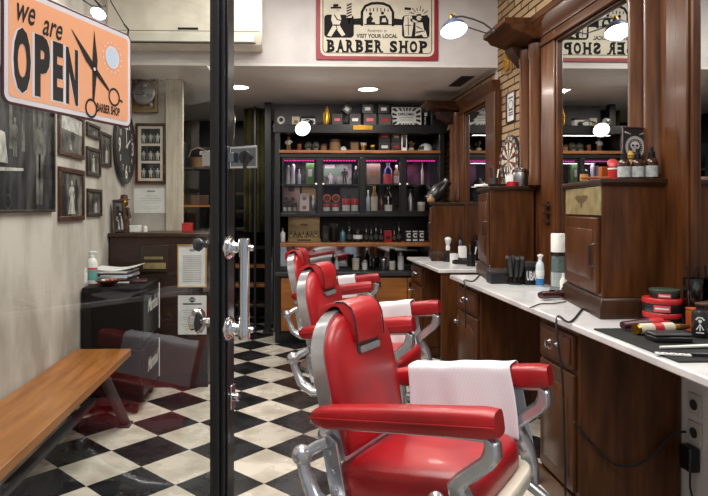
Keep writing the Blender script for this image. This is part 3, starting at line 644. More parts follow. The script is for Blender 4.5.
# barber and seated customer
body([[(404, 16), (411, 15), (413, 24), (411, 36), (404, 36), (403, 24)], [(410, 18), (417, 21), (417, 23), (410, 21)]],
     [([(407.5, 17), (408, 35)], .006), ([(404.5, 25), (411, 25)], .006), ([(404, 8.2), (410.5, 8.6)], .02), ([(408.5, 12.5), (411, 12.6)], .005)], [(407.5, 11, .02)])
body([[(415, 22), (422, 22), (424, 31), (415, 33)], [(416, 31), (425, 30), (427, 37), (423.5, 37.5), (421, 34), (414, 36)]],
     [([(416, 26), (422, 29)], .007), ([(413.5, 24), (413.5, 36)], .016), ([(412, 37.4), (427, 37.4)], .01), ([(416, 14.8), (420.5, 14.2)], .014), ([(419, 18.2), (421, 18.4)], .005)], [(418.5, 17.5, .02)])
b.m = 1
for k in range(7):
    a = .15 + k * .42; c_, s_ = math.cos(a), math.sin(a); stroke(b, [(nx(418.5) + .045 * c_, ny(16) + .045 * s_), (nx(418.5) + (.085 if k % 2 else .07) * c_, ny(16) + (.085 if k % 2 else .07) * s_)], .006, A, .0003)
b.build('printed_face', [MCREAMP, MINKM], bs, sm=0)
# ceiling lights and vent on the low ceiling
for px, py, lab in ((368, 88.5, 'bright round recessed ceiling light left of the mirrors'), (239, 86.5, 'round recessed ceiling light seen past the glass door frame')):
    x, y = onZ(px, py, ZC1); o = thing('ceiling_light', lab, 'ceiling light', (x, y, ZC1), 0, 'recessed lights in the low ceiling')
    MB().lathe([(.105, -.001), (.105, -.008), (.09, -.011), (.088, -.002)], seg=36).build('trim_ring', MWHITE, o)
    MB().lathe([(.088, -.002), (.088, -.007), (.02, -.0072), (0, -.0072)], seg=36).build('diffuser', MLED, o)
x, y = onZ(461, 81, ZC1); o = thing('ceiling_vent', 'dark slotted air vent in the low ceiling', 'vent', (x, y, ZC1))
b = MB(); b.bx(-.055, .055, -.2, .2, -.008, -.001); b.build('frame', MDGREY, o)
b = MB()
for i in range(4): b.bx(-.045 + .025 * i, -.03 + .025 * i, -.19, .19, -.012, -.008)
b.build('slats', MINK, o)
# ================================================================== STAIR CORNER (far left, dark)
st = thing('staircase', 'open wooden stairs in the dark far left corner', 'stairs', (-.48, 6.75, 0))
for i in range(7):
    b = MB(); b.bx(-.36, .33, .02 + .1 * i, .26 + .1 * i, .22 + .21 * i, .255 + .21 * i); b.build('tread', MOAK if i in (1, 2) else MWD, st, bev=.004)
for sx in (-.38, .35):
    b = MB(); b.bar([(sx, -.03, .02), (sx, .75, 1.75)], .03, .16, (1, 0, 0)); b.build('stringer', MBLK, st)
b = MB(); 
rs = []
for i in range(25):
    u = i / 24; rs.append([(u * .26 - .13, .03 * math.sin(u * 19), -.0), (u * .26 - .13, .03 * math.sin(u * 19), ZC1 - .01 - Zat(256, 232, 6.67))])
b.rings(rs, cap=False, closed=False); o = b.build('curtain', mat('olive_glow', '#6b6638', .9, col2='#2c2a16', scale=3), loc=(Xat(256, 6.67), 6.67, Zat(256, 232, 6.67)))  # added sheet, its olive colour stands for the dim glow on the far wall
sd = o.modifiers.new('s', 'SOLIDIFY'); sd.thickness = .006; tag(o, 'hanging yellowish green cloth in the dark stair corner', 'curtain')
for px, Y, w_, lab in ((232, 6.55, .07, 'dark timber post nearest the glass door frame'), (255, 6.6, .03, 'thin dark post in front of the green cloth'), (268, 6.36, .07, 'dark timber post beside the black shelf unit')):
    b = MB(); b.bx(-w_ / 2, w_ / 2, -w_ / 2, w_ / 2, .04, ZC1 - .002); b.bx(-w_ * .75, w_ * .75, -w_ * .75, w_ * .75, 0, .04)
    tag(b.build('timber_post', MBLK, loc=(Xat(px, Y), Y, 0), bev=.004), lab, 'post', 'posts in the stair corner')
rk = thing('storage_rack', 'dark narrow storage rack behind the desk seen through the glass', 'rack', (Xat(199, 6.2), 6.2, 0))
for sx in (-1, 1):
    b = MB(); b.bx(sx * .15 - .015, sx * .15 + .015, -.12, .12, 0, 2.0); b.build('upright', MBLK, rk)
zs = [.5, .95, Zat(199, 205, 6.2), Zat(199, 168, 6.2)]
for z in zs:
    b = MB(); b.bx(-.135, .135, -.12, .12, z - .02, z); b.build('shelf_board', MOAK if z == zs[2] else MWD, rk)
o = thing('wicker_basket', 'small wicker basket on the upper board of the storage rack', 'basket', (Xat(198, 6.2), 6.2, zs[3])); MB().lathe([(.075, .001), (.1, .1), (.104, .105), (.098, .104), (.072, .01)], seg=18).build('basket_body', MTAN, o); b = MB(); b.tube([(-.1, 0, .1), (-.07, 0, .18), (0, 0, .21), (.07, 0, .18), (.1, 0, .1)], .008, 8); b.build('handle', MTAN, o)
o = tag(MB().box((0, 0, .05), (.18, .16, .098)).build('carton', MBRN, loc=(Xat(201, 6.2), 6.2, zs[2]), bev=.004), 'brown carton on the middle board of the storage rack', 'box')
# ================================================================== RIGHT WALL: MIRROR UNITS
def rootmb(loc): return TR(-loc[0], -loc[1], -loc[2])
def mirror_unit(label, glass, far, near, zh, hd, ch, colz, blockX, xr, cols_far=(), cols_near=()):
    g0, g1 = glass; loc = (XR, (near[0] + far[1]) / 2, .856); o = thing('mirror_surround', label, 'mirror', loc); X = rootmb(loc); z0 = .858
    b = MB(X); b.bx(1.674, 1.678, g0 - .02, g1 + .02, z0 + .02, zh + .02); b.build('mirror_glass', MMIR, o, sm=0)
    for a, c in ((g1, far[0]), (near[1], g0)):
        if c - a < .012: continue
        b = MB(X); b.bx(1.645, 1.692, a, c, z0, zh + hd)
        b.bx(1.655, 1.68, a - .0 if a == g1 else c, (a - .018) if a == g1 else c + .018, z0, zh); b.build('stile', MW, o, bev=.006)
    b = MB(X); b.bx(1.645, 1.692, g0, g1, zh, zh + hd); b.bx(1.63, 1.65, g0, far[0], zh - .005, zh + .022); b.bx(1.655, 1.678, g0 + .002, g1 - .002, zh - .02, zh); b.build('header', MWY, o, bev=.005)
    for a, c in (far, near):
        if c - a > .02: b = MB(X); b.bx(1.668, 1.692, a + .001, c - .001, z0, zh + hd); b.build('backboard', MW, o)
    for y, r, cx in list(cols_far) + list(cols_near):
        b = MB(X); b.lathe([(r * 1.12, colz), (r * 1.12, colz + .05), (r, colz + .07), (r, zh - .06), (r * 1.12, zh - .04), (r * 1.12, zh + hd * .6)], (cx, y, 0), 24); b.build('column', MW, o)
    def corn(y0, y1, xf, nm):
        z1 = zh + hd; D = 1.66 - xf
        pr = [(1.692, z1), (xf + D * .75, z1), (xf + D * .6, z1 + ch * .2), (xf + D * .2, z1 + ch * .45), (xf + D * .12, z1 + ch * .66), (xf, z1 + ch * .74), (xf, z1 + ch), (1.692, z1 + ch)]
        b = MB(X); b.rings([[(x, y0, z) for x, z in pr], [(x, y1, z) for x, z in pr]]); b.build(nm, MWY, o, bev=.003)
    corn(near[1], far[0] - .001, xr, 'cornice')
    if far[1] - far[0] > .1:
        corn(far[0], far[1] + .02, blockX, 'cornice_block'); b = MB(X); ym = far[1] - .1; z1 = zh + hd
        b.rings([[(1.69, ym - .07, z1), (blockX + .13, ym - .07, z1), (blockX + .13, ym + .07, z1), (1.69, ym + .07, z1)], [(1.69, ym - .06, z1 - .07), (blockX + .17, ym - .06, z1 - .06), (blockX + .17, ym + .06, z1 - .06), (1.69, ym + .06, z1 - .07)], [(1.69, ym - .05, z1 - .13), (1.63, ym - .05, z1 - .12), (1.63, ym + .05, z1 - .12), (1.69, ym + .05, z1 - .13)]]); b.build('corbel', MWD, o, bev=.004)
    if near[1] - near[0] > .1: corn(near[0], near[1] - .001, blockX, 'cornice_block')
    return o
mirror_unit('near wall mirror in a dark carved wood surround with twin columns, reflecting the sign', (2.87, 3.62), (3.81, 4.20), (2.50, 2.866), 2.36, .06, .13, 1.48, 1.41, 1.585, ((3.885, .05, 1.655), (4.05, .05, 1.655)), ((2.80, .055, 1.688), (2.675, .055, 1.688)))
mirror_unit('far narrow wall mirror in a dark wood surround beside the black shelves', (4.87, 5.46), (5.60, 5.86), (4.63, 4.66), 2.20, .05, .085, 1.40, 1.34, 1.62, ((5.66, .045, 1.655), (5.79, .045, 1.655)))
mirror_unit('partly seen wall mirror at the right edge of the photo', (1.3, 2.41), (2.488, 2.495), (1.18, 1.22), 2.36, .06, .13, 1.46, 1.40, 1.585)
# ================================================================== WORKTOPS AND PEDESTALS
CT = .85
def worktop(label, x0, y0, y1):
    loc = ((x0 + XR) / 2, (y0 + y1) / 2, CT - .032); o = MB(rootmb(loc)).bx(x0, XR - .008, y0, y1, CT - .03, CT).build('worktop', MMARB, loc=loc, bev=.006); tag(o, label, 'countertop'); return o
worktop('long white marble worktop nearest the camera', 1.20, 1.30, 4.32)
worktop('short white marble worktop at the far end by the black shelves', 1.22, 4.70, 5.93)
def bail(b, X, y, z):
    for s in (-1, 1): b.lathe([(.011, 0), (.010, .006), (.005, .012), (.005, .02), (.007, .024)], (X, y + s * .035, z), 12, RY(-PI / 2))
    b.tube([(X - .02, y - .035, z), (X - .026, y - .034, z - .014), (X - .027, y - .018, z - .024), (X - .027, y, z - .017), (X - .027, y + .018, z - .024), (X - .026, y + .034, z - .014), (X - .02, y + .035, z)], .0036, 8)
def pedestal(label, y0, y1, xf):
    loc = ((xf + XR) / 2, (y0 + y1) / 2, 0); o = thing('pedestal_cabinet', label, 'cabinet', loc); X = rootmb(loc); zt = CT - .032
    b = MB(X); b.bx(xf + .02, XR - .006, y0, y1, .08, zt); b.bx(xf + .035, XR - .006, y0 + .01, y1 - .01, 0, .08); b.bx(xf + .012, XR - .006, y0 - .004, y1 + .004, zt - .02, zt); b.build('carcass', MW, o, bev=.004)
    b = MB(X); b.bx(xf, xf + .02, y0 - .006, y1 + .006, 0, .09); b.build('plinth', MW, o, bev=.005)
    ym = (y0 + y1) / 2; hw = (y1 - y0) / 2 - .025
    b = MB(X); b.bx(xf + .003, xf + .02, ym - hw, ym + hw, zt - .185, zt - .035); b.bx(xf - .005, xf + .003, ym - hw + .02, ym + hw - .02, zt - .165, zt - .055); d = b.build('drawer', MW, o, bev=.006)
    b = MB(X); bail(b, xf - .005, ym, zt - .1); b.build('bail_handle', MSTEEL, d)
    b = MB(X); zb, zt2 = .11, zt - .205; b.bx(xf + .003, xf + .02, ym - hw, ym + hw, zb, zt2)
    n = 10; poly = [(ym - hw + .04, zb + .05), (ym + hw - .04, zb + .05)] + [(ym + (hw - .04) * math.cos(PI * k / n), zt2 - .13 + .07 * math.sin(PI * k / n)) for k in range(n + 1)]
    b.rings([[(xf + .003, y, z) for y, z in poly], [(xf - .004, ym + (y - ym) * .88, (zb + zt2) / 2 + (z - (zb + zt2) / 2) * .95) for y, z in poly]]); d = b.build('door', MW, o, bev=.004)
    b = MB(X); b.lathe([(.008, 0), (.007, .012), (.014, .02), (.012, .03), (0, .033)], (xf + .003, y1 - .045, zt2 - .08), 14, RY(-PI / 2)); b.box((xf, y1 - .045, zt2 - .08), (.004, .03, .07)); b.build('door_knob', MSTEEL, d)
    return o
pedestal('dark wood drawer pedestal nearest the camera, power cord hanging down its side', 2.52, 2.90, 1.235)
pedestal('dark wood drawer pedestal at the far end of the long worktop', 3.80, 4.28, 1.235)
pedestal('dark wood drawer pedestal under the far worktop beside the shelves', 5.40, 5.90, 1.25)
loc = (1.45, 4.73, 0); b = MB(rootmb(loc)); b.bx(1.25, XR - .006, 4.715, 4.745, 0, CT - .032); b.bx(1.245, 1.262, 4.712, 4.748, 0, CT - .032)
tag(b.build('end_panel', MW, loc=loc, bev=.004), 'dark wood end panel supporting the near side of the far worktop', 'panel')
# ================================================================== TOWER CABINETS ON THE WORKTOPS
def tower(label, x, y, ztop, dy, plate):
    P0, P1, P2, P3 = (0, 0), (.295, .01), (.295, dy), (.12 * dy / .58, dy); poly = [P0, P1, P2, P3]
    o = thing('tower_cabinet', label, 'cabinet', (x, y, CT)); h = ztop - CT
    cx, cy = .17, dy / 2
    def grow(k, z): return [(px + (px < .2) * -k + (px > .2) * min(k, .004), py + (-k if py < .1 else k), z) for px, py in poly]
    b = MB(); b.rings([grow(.022, .001), grow(.022, .05), grow(.016, .062), grow(.016, .075), grow(.005, .09)]); b.build('base_moulding', MWD, o, bev=.003)
    b = MB(); b.rings([grow(0, .088), grow(0, h - .028)]); b.build('carcass', MW, o, bev=.004)
    b = MB(); b.rings([grow(.006, h - .03), grow(.02, h - .016), grow(.02, h)]); b.build('top_board', MWD, o, bev=.003)
    # door on the slanted face
    a = Vector((P0[0] - P3[0], P0[1] - P3[1], 0)); L = a.length; a.normalize(); nn = Vector((a.y, -a.x, 0))
    M = Matrix(((a.x, 0, nn.x, (P0[0] + P3[0]) / 2), (a.y, 0, nn.y, (P0[1] + P3[1]) / 2), (0, 1, 0, 0), (0, 0, 0, 1)))
    zt = h - .045 - (.125 if plate else 0); zb = .105; w = L / 2 - .03
    b = MB(); b.xf = M; b.bx(-w, w, zb, zt, 0, .018); d = b.build('door', MW, o, bev=.004)
    b = MB(); b.xf = M; ring_frame2(b, w - .05, zb + .05, zt - .05); b.build('door_panel', MW, d, bev=.006)
    b = MB(); b.xf = M; b.tube([(w - .02, (zb + zt) / 2 - .05, .018), (w - .02, (zb + zt) / 2 - .045, .04), (w - .02, (zb + zt) / 2 + .045, .04), (w - .02, (zb + zt) / 2 + .05, .018)], .006, 8); b.build('handle', MINK, d)
    if plate:
        b = MB(); b.xf = M; b.bx(-L / 2 + .005, L / 2 - .005, h - .16, h - .032, .001, .008); b.m = 1; eagle = [(0, .028), (.012, .022), (.03, .03), (.07, .03), (.12, .022), (.09, .008), (.05, -.004), (.02, -.008), (.014, -.028), (0, -.034)]; flat(b, [(x * L / .3 * .5, y + h - .096) for x, y in eagle + [(-x, y) for x, y in eagle[::-1][1:-1]]], TR(0, 0, .0086)); b.build('brass_plaque', [MBRASSP, MEAGLE], o, bev=.002)
    return o
def ring_frame2(b, w, z0, z1):
    zm, hh = (z0 + z1) / 2, (z1 - z0) / 2
    b.rings([[(-w, z0, .018), (w, z0, .018), (w, z1, .018), (-w, z1, .018)], [(-w + .025, z0 + .025, .027), (w - .025, z0 + .025, .027), (w - .025, z1 - .025, .027), (-w + .025, z1 - .025, .027)]])
tower('nearest dark wood tower cabinet on the marble worktop, brass plaque above its door', 1.386, 2.58, 1.458, .58, True)
tower('middle dark wood tower cabinet below the dartboard', 1.358, 3.92, 1.474, .56, False)
tower('farthest dark wood tower cabinet, black hair dryer on top, by the shelves', 1.362, 5.45, 1.385, .44, False)
# ================================================================== THINGS ON THE BRICK
o = root_on('dartboard', 'round dartboard leaning on the brick between the two mirrors', 'dartboard', TR(1.688, 4.415, Zat(505, 161, 4.42)) @ ONRIGHT)
b = MB(); b.lathe([(0, .001), (.19, .001), (.192, .01), (.188, .022), (0, .022)], seg=40); b.build('board', MINK, o)
b = MB()
for i in range(20):
    a0, a1 = 2 * PI * (i - .5) / 20, 2 * PI * (i + .5) / 20; b.m = i % 2
    for r0, r1, mm in ((.015, .145, i % 2), (.085, .093, 2 + i % 2), (.137, .147, 2 + i % 2)):
        b.m = mm; b.add([(r0 * math.cos(a0), r0 * math.sin(a0), .0226 if mm < 2 else .0232), (r1 * math.cos(a0), r1 * math.sin(a0), .0226 if mm < 2 else .0232), (r1 * math.cos(a1), r1 * math.sin(a1), .0226 if mm < 2 else .0232), (r0 * math.cos(a1), r0 * math.sin(a1), .0226 if mm < 2 else .0232)], [(0, 1, 2, 3)])
    b.m = 0; a = PI / 2 - 2 * PI * i / 20; ch = str((20, 1, 18, 4, 13, 6, 10, 15, 2, 17, 3, 19, 7, 16, 8, 11, 14, 9, 12, 5)[i]); x, y = .166 * math.cos(a), .166 * math.sin(a); ww = .009 * len(ch); put_text(b, ch, x - ww, x + ww, y - .012, y + .012, TR(0, 0, .0226), bold=.02)
b.m = 3; flat(b, disc(.014, 14), TR(0, 0, .0236)); b.build('scoring_face', [MCREAMP, MINK, mat('dart_green', '#2f5a35', .6), MREDP], o, sm=0)
o = root_on('carved_plaque', 'small gilded figure plaque on the brick under the near cornice', 'plaque', TR(1.6935, 4.47, Zat(507, 55, 4.45)) @ ONRIGHT)
b = MB(); b.prism(rrect(.13, .27, .012), 0, .012); b.build('board', MTAN, o, bev=.003)
b = MB(); b.ball((0, .08, .02), .03, sc=(1, 1.2, .6)); b.ball((0, .01, .02), .04, sc=(1, 1.5, .5)); b.tube([(-.035, .03, .02), (-.05, -.02, .02), (-.02, -.05, .02)], .012, 8); b.tube([(.03, .03, .02), (.05, .06, .02), (.045, .1, .02)], .011, 8); b.tube([(-.015, -.04, .02), (-.02, -.11, .02)], .016, 8); b.tube([(.015, -.04, .02), (.025, -.11, .02)], .016, 8); b.build('relief_figure', MGOLD, o)
def d_orn(p, w, h, M):
    p.m = 2; ring2(p, (0, h * .08), .028, .034, M, .0004, sx=1.5); 
    for y in (-.12, -.22, -.3): flat(p, [(-w * .28, h * y), (w * .28, h * y), (w * .28, h * y + .01), (-w * .28, h * y + .01)], M, .0004)
    flat(p, [(-w * .3, h * .3), (w * .3, h * .3), (w * .3, h * .36), (-w * .3, h * .36)], M, .0004)
    for i in range(12):
        for s in (-1, 1): flat(p, disc(.008, 6, (s * w * .46, -h * .45 + i * h * .082)), M, .0005)
picture('small ornate cream print with scalloped dark edge on the brick above the dartboard', TR(1.6935, 4.43, Zat(507, 107, 4.43)) @ ONRIGHT, .17, .225, .008, MMAROON, d_orn, [MPAPER, MPAPER, MINK], .014)
# ================================================================== SCONCE LAMPS
def sconce(label, pos, arm, tilt, rz, r=.098, en=26):
    o = thing('sconce_lamp', label, 'lamp', pos, 0, 'round enamel shade lamps'); M = RZ(rz) @ RX(-tilt)
    k = r / .1
    b = MB(M); b.lathe([(.028 * k, .105 * k), (.03 * k, .09 * k), (.05 * k, .078 * k), (.085 * k, .04 * k), (.1 * k, 0), (.096 * k, .001), (.08 * k, .04 * k), (.045 * k, .07 * k), (.02 * k, .08 * k)], seg=36); b.build('lamp_shade', mat('blue_enamel', '#43506e', .3, coat=.3), o)
    b = MB(M); b.ball((0, 0, .010 * k), .093 * k, 24, sc=(1, 1, .3)); b.build('bulb', MBULB, o)
    b = MB(M); b.lathe([(.02 * k, .1 * k), (.022 * k, .12 * k), (.016 * k, .135 * k), (.01 * k, .15 * k), (0, .152 * k)], seg=16); b.tube([(.014, .0, .13 * k), (.03, .0, .15 * k), (.02, 0, .165 * k)], .004, 6); b.build('brass_socket', MGOLD, o)
    top = M @ Vector((0, 0, .125 * k)); b = MB(); a = Vector(arm)
    q = top.lerp(a, .5); b.tube([top, top.lerp(a, .25) + Vector((0, 0, .03)), q + Vector((0, 0, .035)), top.lerp(a, .75) + Vector((0, 0, .03)), a], .006, 8)
    b.tube([top, top.lerp(a, .25) + Vector((0, 0, -.03)), q + Vector((0, 0, -.03)), top.lerp(a, .8) + Vector((0, 0, -.03)), a], .0045, 8); b.ball(a, .018); b.build('swing_arm', MDIRON, o)
    l = bpy.data.lights.new('lamp_light', 'SPOT'); l.energy = en; l.spot_size = 2.6; l.spot_blend = .6; l.shadow_soft_size = .02; l.color = (1, .95, .88)
    lo = bpy.data.objects.new('lamp_light', l); C.objects.link(lo); lo.location = Vector(pos) + (M @ Vector((0, 0, -.034))); lo.rotation_euler = (M @ Matrix.Identity(4)).to_euler()
    return o
p = Vector(at(454, 31, 3.94)); e = Vector((1.395, 3.95, 2.50)); sconce('enamel shade lamp lit beside the BARBER SHOP sign, on an arm from the near cornice', p, e - p, .4, .12, .09)
p = Vector(at(303, 129, 5.89)); sconce('enamel shade lamp glowing in front of the black shelves', p, Vector((.10, .215, .10)), 1.0, .25, .078, 12)
p = Vector(at(98, 14, 3.75)); e = Vector((XL + .018, 3.5, p.z + .12)); sconce('enamel shade lamp high on the left wall above the open sign', p, e - p, .6, -.3, .05, 6)
# ================================================================== THINGS ON TOWER TOPS
T1 = 1.458
def spray(label, px, Y, h=.135, r=.026, z=T1, name='dropper_bottle', grp='amber bottles on the nearest tower'):
    lab = None
    return bottle(name, label, 'bottle', (Xat(px, Y), Y, z), [(r * .9, .001), (r, .005), (r, h * .52), (r * .85, h * .6), (r * .45, h * .66), (r * .45, h * .7), (0, h * .7)], MAMBER, [(r * .5, h * .67), (r * .52, h * .84), (r * .3, h * .86), (r * .28, h), (0, h)], MBLKP, (r * 1.005, h * .07, h * .42), MLABEL, grp)
spray('leftmost of three amber dropper bottles with grey labels on the nearest tower', 624, 2.64)
spray('middle of three amber dropper bottles with grey labels on the nearest tower', 637.5, 2.63)
spray('rightmost, tallest amber dropper bottle with grey label on the nearest tower', 651.5, 2.62, .142, .026)
Y = 2.72; X = Xat(613.5, Y)
bottle('red_tin', 'small red tin with an angled round lid on the nearest tower', 'tin', (X, Y, T1), [(.022, .001), (.023, .004), (.023, .05), (0, .05)], MREDP, [(.024, .049), (.024, .056), (0, .058)], MWHITE, parts=('tin_body', 'lid'))
tag(MB(RZ(-.5) @ RX(1.1)).lathe([(.02, -.005), (.022, -.003), (.022, .003), (.018, .005), (0, .005)], seg=24).build('round_badge', [MREDP], loc=(Xat(612.5, 2.72), 2.72, T1 + .078)), 'round red and white badge propped on the red tin', 'badge')
tag(MB().box((0, 0, .035), (.05, .03, .068)).build('small_carton', MORANGE, loc=(Xat(605, 2.84), 2.84, T1 + .0005), bev=.002), 'small orange carton behind the red tin', 'box')
Y = 2.68; X = Xat(630.8, Y); h = .12
o = thing('figurine', 'yellowed small standing figurine between the amber bottles', 'figurine', (X, Y, T1)); b = MB(); b.lathe([(.02, .001), (.022, .01), (.014, .02), (.012, .05), (.017, .075), (.008, .092)], seg=14); b.tube([(-.014, 0, .078), (-.022, -.008, .055), (-.01, -.016, .045)], .006, 6); b.tube([(.014, 0, .078), (.022, -.008, .06), (.02, -.012, .04)], .006, 6); b.build('body', MYEL, o); b = MB(); b.ball((0, 0, .105), .016); b.lathe([(.02, .112), (.012, .118), (.01, .13), (0, .132)], seg=12); b.build('head', MYEL, o)
def d_skull(p, w, h, M):
    c = h * .12; p.m = 1
    ring2(p, (0, c), w * .33, w * .38, M, .0004, sy=1.2); ring2(p, (0, c), w * .40, w * .42, M, .0004, sy=1.2)
    flat(p, disc(w * .2, 18, (0, c + h * .03)), M, .0004); flat(p, [(-w * .1, c - h * .1), (w * .1, c - h * .1), (w * .13, c), (-w * .13, c)], M, .0004)
    for k in range(22):
        a = 2 * PI * k / 22; stroke(p, [(w * .25 * math.cos(a), c + w * .3 * math.sin(a)), (w * .31 * math.cos(a), c + w * .37 * math.sin(a))], w * .025, M, .0004)
    for q in (-1, 1):
        for r_ in (-1, 1):
            for k in range(4): flat(p, disc(w * (.04 - .006 * k), 8, (q * w * (.42 - .07 * k), c + r_ * h * (.3 - .012 * k))), M, .0004)
    for k in range(3): flat(p, [(-w * .36, -h * (.24 + .06 * k)), (w * .36, -h * (.24 + .06 * k)), (w * .36, -h * (.225 + .06 * k)), (-w * .36, -h * (.225 + .06 * k))], M, .0004)
    p.m = 0
    for s_ in (-1, 1): flat(p, disc(w * .06, 10, (s_ * w * .085, c + h * .03)), M, .0008)
    flat(p, [(-w * .02, c - h * .03), (w * .02, c - h * .03), (0, c + h * .005)], M, .0008)
    for k in range(4): flat(p, [(-w * .075 + w * .045 * k, c - h * .095), (-w * .065 + w * .045 * k, c - h * .095), (-w * .065 + w * .045 * k, c - h * .06), (-w * .075 + w * .045 * k, c - h * .06)], M, .0008)
picture('black card with a pale skull print in a dark red frame, leaning on the columns', TR(Xat(634.5, 2.695), 2.695, T1 + .122) @ RZ(-.1) @ RX(PI / 2 - .1) @ RZ(-.05), .115, .24, .007, MMAROON, d_skull, [MINK, mat('silver_print', '#b9b6b0', .5)], .01)
tag(MB(RX(-.13)).box((0, 0, .11), (.034, .006, .215)).build('tan_board', MTAN, loc=(Xat(651, 2.72), 2.72, T1 + .004), bev=.002), 'plain tan card leaning behind the skull print', 'card')
b = MB(); b.bar([(-.09, 0, .012), (-.03, 0, .014), (.03, 0, .013), (.1, 0, .015)], [.012, .02, .03, .026], .012, (0, 1, 0)); o = b.build('wooden_brush', MORANGE, loc=(Xat(599, 2.72), 2.72, T1 - .004), rot=(0, 0, .15)); tag(o, 'flat orange wood brush lying at the edge of the nearest tower', 'brush')
bottle('sample_bottle', 'small dark bottle with yellow label at the back of the nearest tower', 'bottle', (Xat(584, 3.02), 3.02, T1), [(.018, .001), (.019, .004), (.019, .06), (.008, .07), (0, .07)], MDGLASS, [(.009, .068), (.009, .09), (0, .091)], MBLKP, (.0192, .012, .045), MYEL)
# middle tower top
T2 = 1.474; Y = 4.0; X = Xat(520.5, Y); 
bottle('disinfecting_jar', 'glass comb jar with a domed steel lid on the middle tower', 'jar', (X, Y, T2), [(.045, .001), (.048, .006), (.048, .09), (.044, .1), (0, .1)], MSTEEL, [(.05, .098), (.051, .112), (.035, .124), (.008, .13), (.01, .142), (0, .146)], MCHR, parts=('jar_body', 'lid'))
X = Xat(487, 4.02); tag(MB().box((0, 0, .008), (.12, .1, .015)).build('white_tray', MWHITE, loc=(X + .0, 4.04, T2 + .001), rot=(0, 0, .3), bev=.003), 'white flat case at the front edge of the middle tower', 'case')
def cup_with(label, px, Y, z, m, n, hh=.07, r=.026, name='comb_cup'):
    o = thing(name, label, 'cup', (Xat(px, Y), Y, z)); b = MB(); b.lathe([(r * .85, .001), (r, .004), (r, hh), (r * .9, hh), (r * .8, .008), (0, .006)], seg=20); b.build('cup_body', m, o)
    for i in range(n):
        a = i * 2.1; b = MB(); q = Vector((.5 * r * math.cos(a), .5 * r * math.sin(a), .012)); e = Vector((r * 1.3 * math.cos(a), r * 1.3 * math.sin(a), hh + .06 + .012 * (i % 3))); b.tube([q, q.lerp(e, .7), e], [.004, .004, .006], 6); b.build('comb', (MPAPER, MBLKP, MSTEEL)[i % 3], o)
    return o
cup_with('dark cup of combs and scissors on the middle tower', 494, 4.2, T2, MDGREY, 5)
cup_with('steel cup of brushes below the dartboard', 507, 4.12, T2, MSTEEL, 4, .06)
tag(MB().bar([(-.09, 0, .009), (0, .01, .012), (.09, 0, .009)], [.02, .03, .018], .014, (0, 1, 0)).build('hair_clipper', MBLKP, loc=(Xat(500, 4.0), 3.985, T2 + .001), rot=(0, 0, .2)), 'black clipper lying on the middle tower', 'clipper')
tag(MB(RX(-.3)).box((0, 0, .045), (.06, .004, .088)).build('leaflet', MPAPER, loc=(Xat(511, 4.07), 4.075, T2 + .0035)), 'white leaflet propped up beside the steel cup', 'leaflet')
tag(MB().lathe([(.03, .001), (.035, .004), (.035, .03), (.02, .034), (0, .034)], seg=20).build('pomade_tin', MRED, loc=(Xat(512, 3.97), 3.972, T2)), 'low red tin on the middle tower beside the jar', 'tin')
# far tower top
T3 = 1.385; Y = 5.56
o = thing('hair_dryer', 'large black hair dryer resting nozzle down on the far tower', 'hair dryer', (Xat(439, 5.6), 5.6, T3)); HD = TR(0, 0, .11) @ RY(.75)
b = MB(HD); b.lathe([(0, -.13), (.055, -.13), (.062, -.11), (.07, -.05), (.068, 0), (.05, .05), (.04, .09), (.044, .12), (.036, .125), (0, .11)], seg=24); b.build('barrel', MBLKP, o)
b = MB(HD); b.tube([(-.04, 0, -.06), (-.09, 0, -.05), (-.15, 0, -.02)], [.03, .024, .022], 12); b.build('handle', MBLKP, o)
b = MB(HD)
for i in range(5): b.lathe([(.064 - .01 * i, -.131), (.06 - .01 * i, -.135), (.058 - .01 * i, -.131)], seg=20)
b.build('rear_grille', MDGREY, o)
tag(MB().lathe([(.03, .001), (.036, .012), (.034, .03), (.018, .05), (.01, .07), (0, .075)], seg=18).build('powder_bulb', MTAN, loc=(Xat(431, 5.5), 5.50, T3)), 'tan pear shaped powder puffer on the far tower', 'puffer')
# ================================================================== THINGS ON THE NEAR WORKTOP
Z0 = CT + .0005
tag(MB().bx(-.195, .195, -.256, .256, 0, .006).build('rubber_mat', MRUB, loc=(1.42, 2.09, Z0), bev=.002), 'black rubber mat on the near end of the worktop', 'mat')
ZM = Z0 + .0065
def tin(label, x, y, z, r, h, lidm):
    o = thing('pomade_tin', label, 'tin', (x, y, z), 0, 'hair wax tins stacked on the worktop'); MB().lathe([(r * .97, .001), (r, .004), (r, h * .62), (r * .98, h * .66), (0, h * .66)], seg=36).build('tin_body', MINK, o)
    MB().lathe([(r * 1.02, h * .64), (r * 1.03, h * .68), (r * 1.03, h * .94), (r * .99, h), (0, h)], seg=36).build('lid', lidm, o)
    b = MB(); a0 = math.atan2(-y, -x); n = 8
    for (sp, dz0, dz1, mm, off) in ((.42, .1, .56, 0, .0), (.34, .27, .4, 1, .0)):
        b.m = mm; rr = r + (.0006 if mm == 0 else .0012)
        for i in range(n):
            q0, q1 = a0 + off + sp * (2 * i / n - 1) , a0 + off + sp * (2 * (i + 1) / n - 1); b.add([(rr * math.cos(q0), rr * math.sin(q0), h * dz0), (rr * math.cos(q1), rr * math.sin(q1), h * dz0), (rr * math.cos(q1), rr * math.sin(q1), h * dz1), (rr * math.cos(q0), rr * math.sin(q0), h * dz1)], [(0, 1, 2, 3)])
    b.build('front_label', [MPINK, MPAPER], o, sm=0); return o
x, y = Xat(662, 2.425), 2.425
tin('lowest wide black tin with red lid in the stack of three', x, y, Z0, .069, .057, MREDP)
tin('middle wide black tin with red lid in the stack of three', x, y, Z0 + .0575, .071, .057, MREDP)
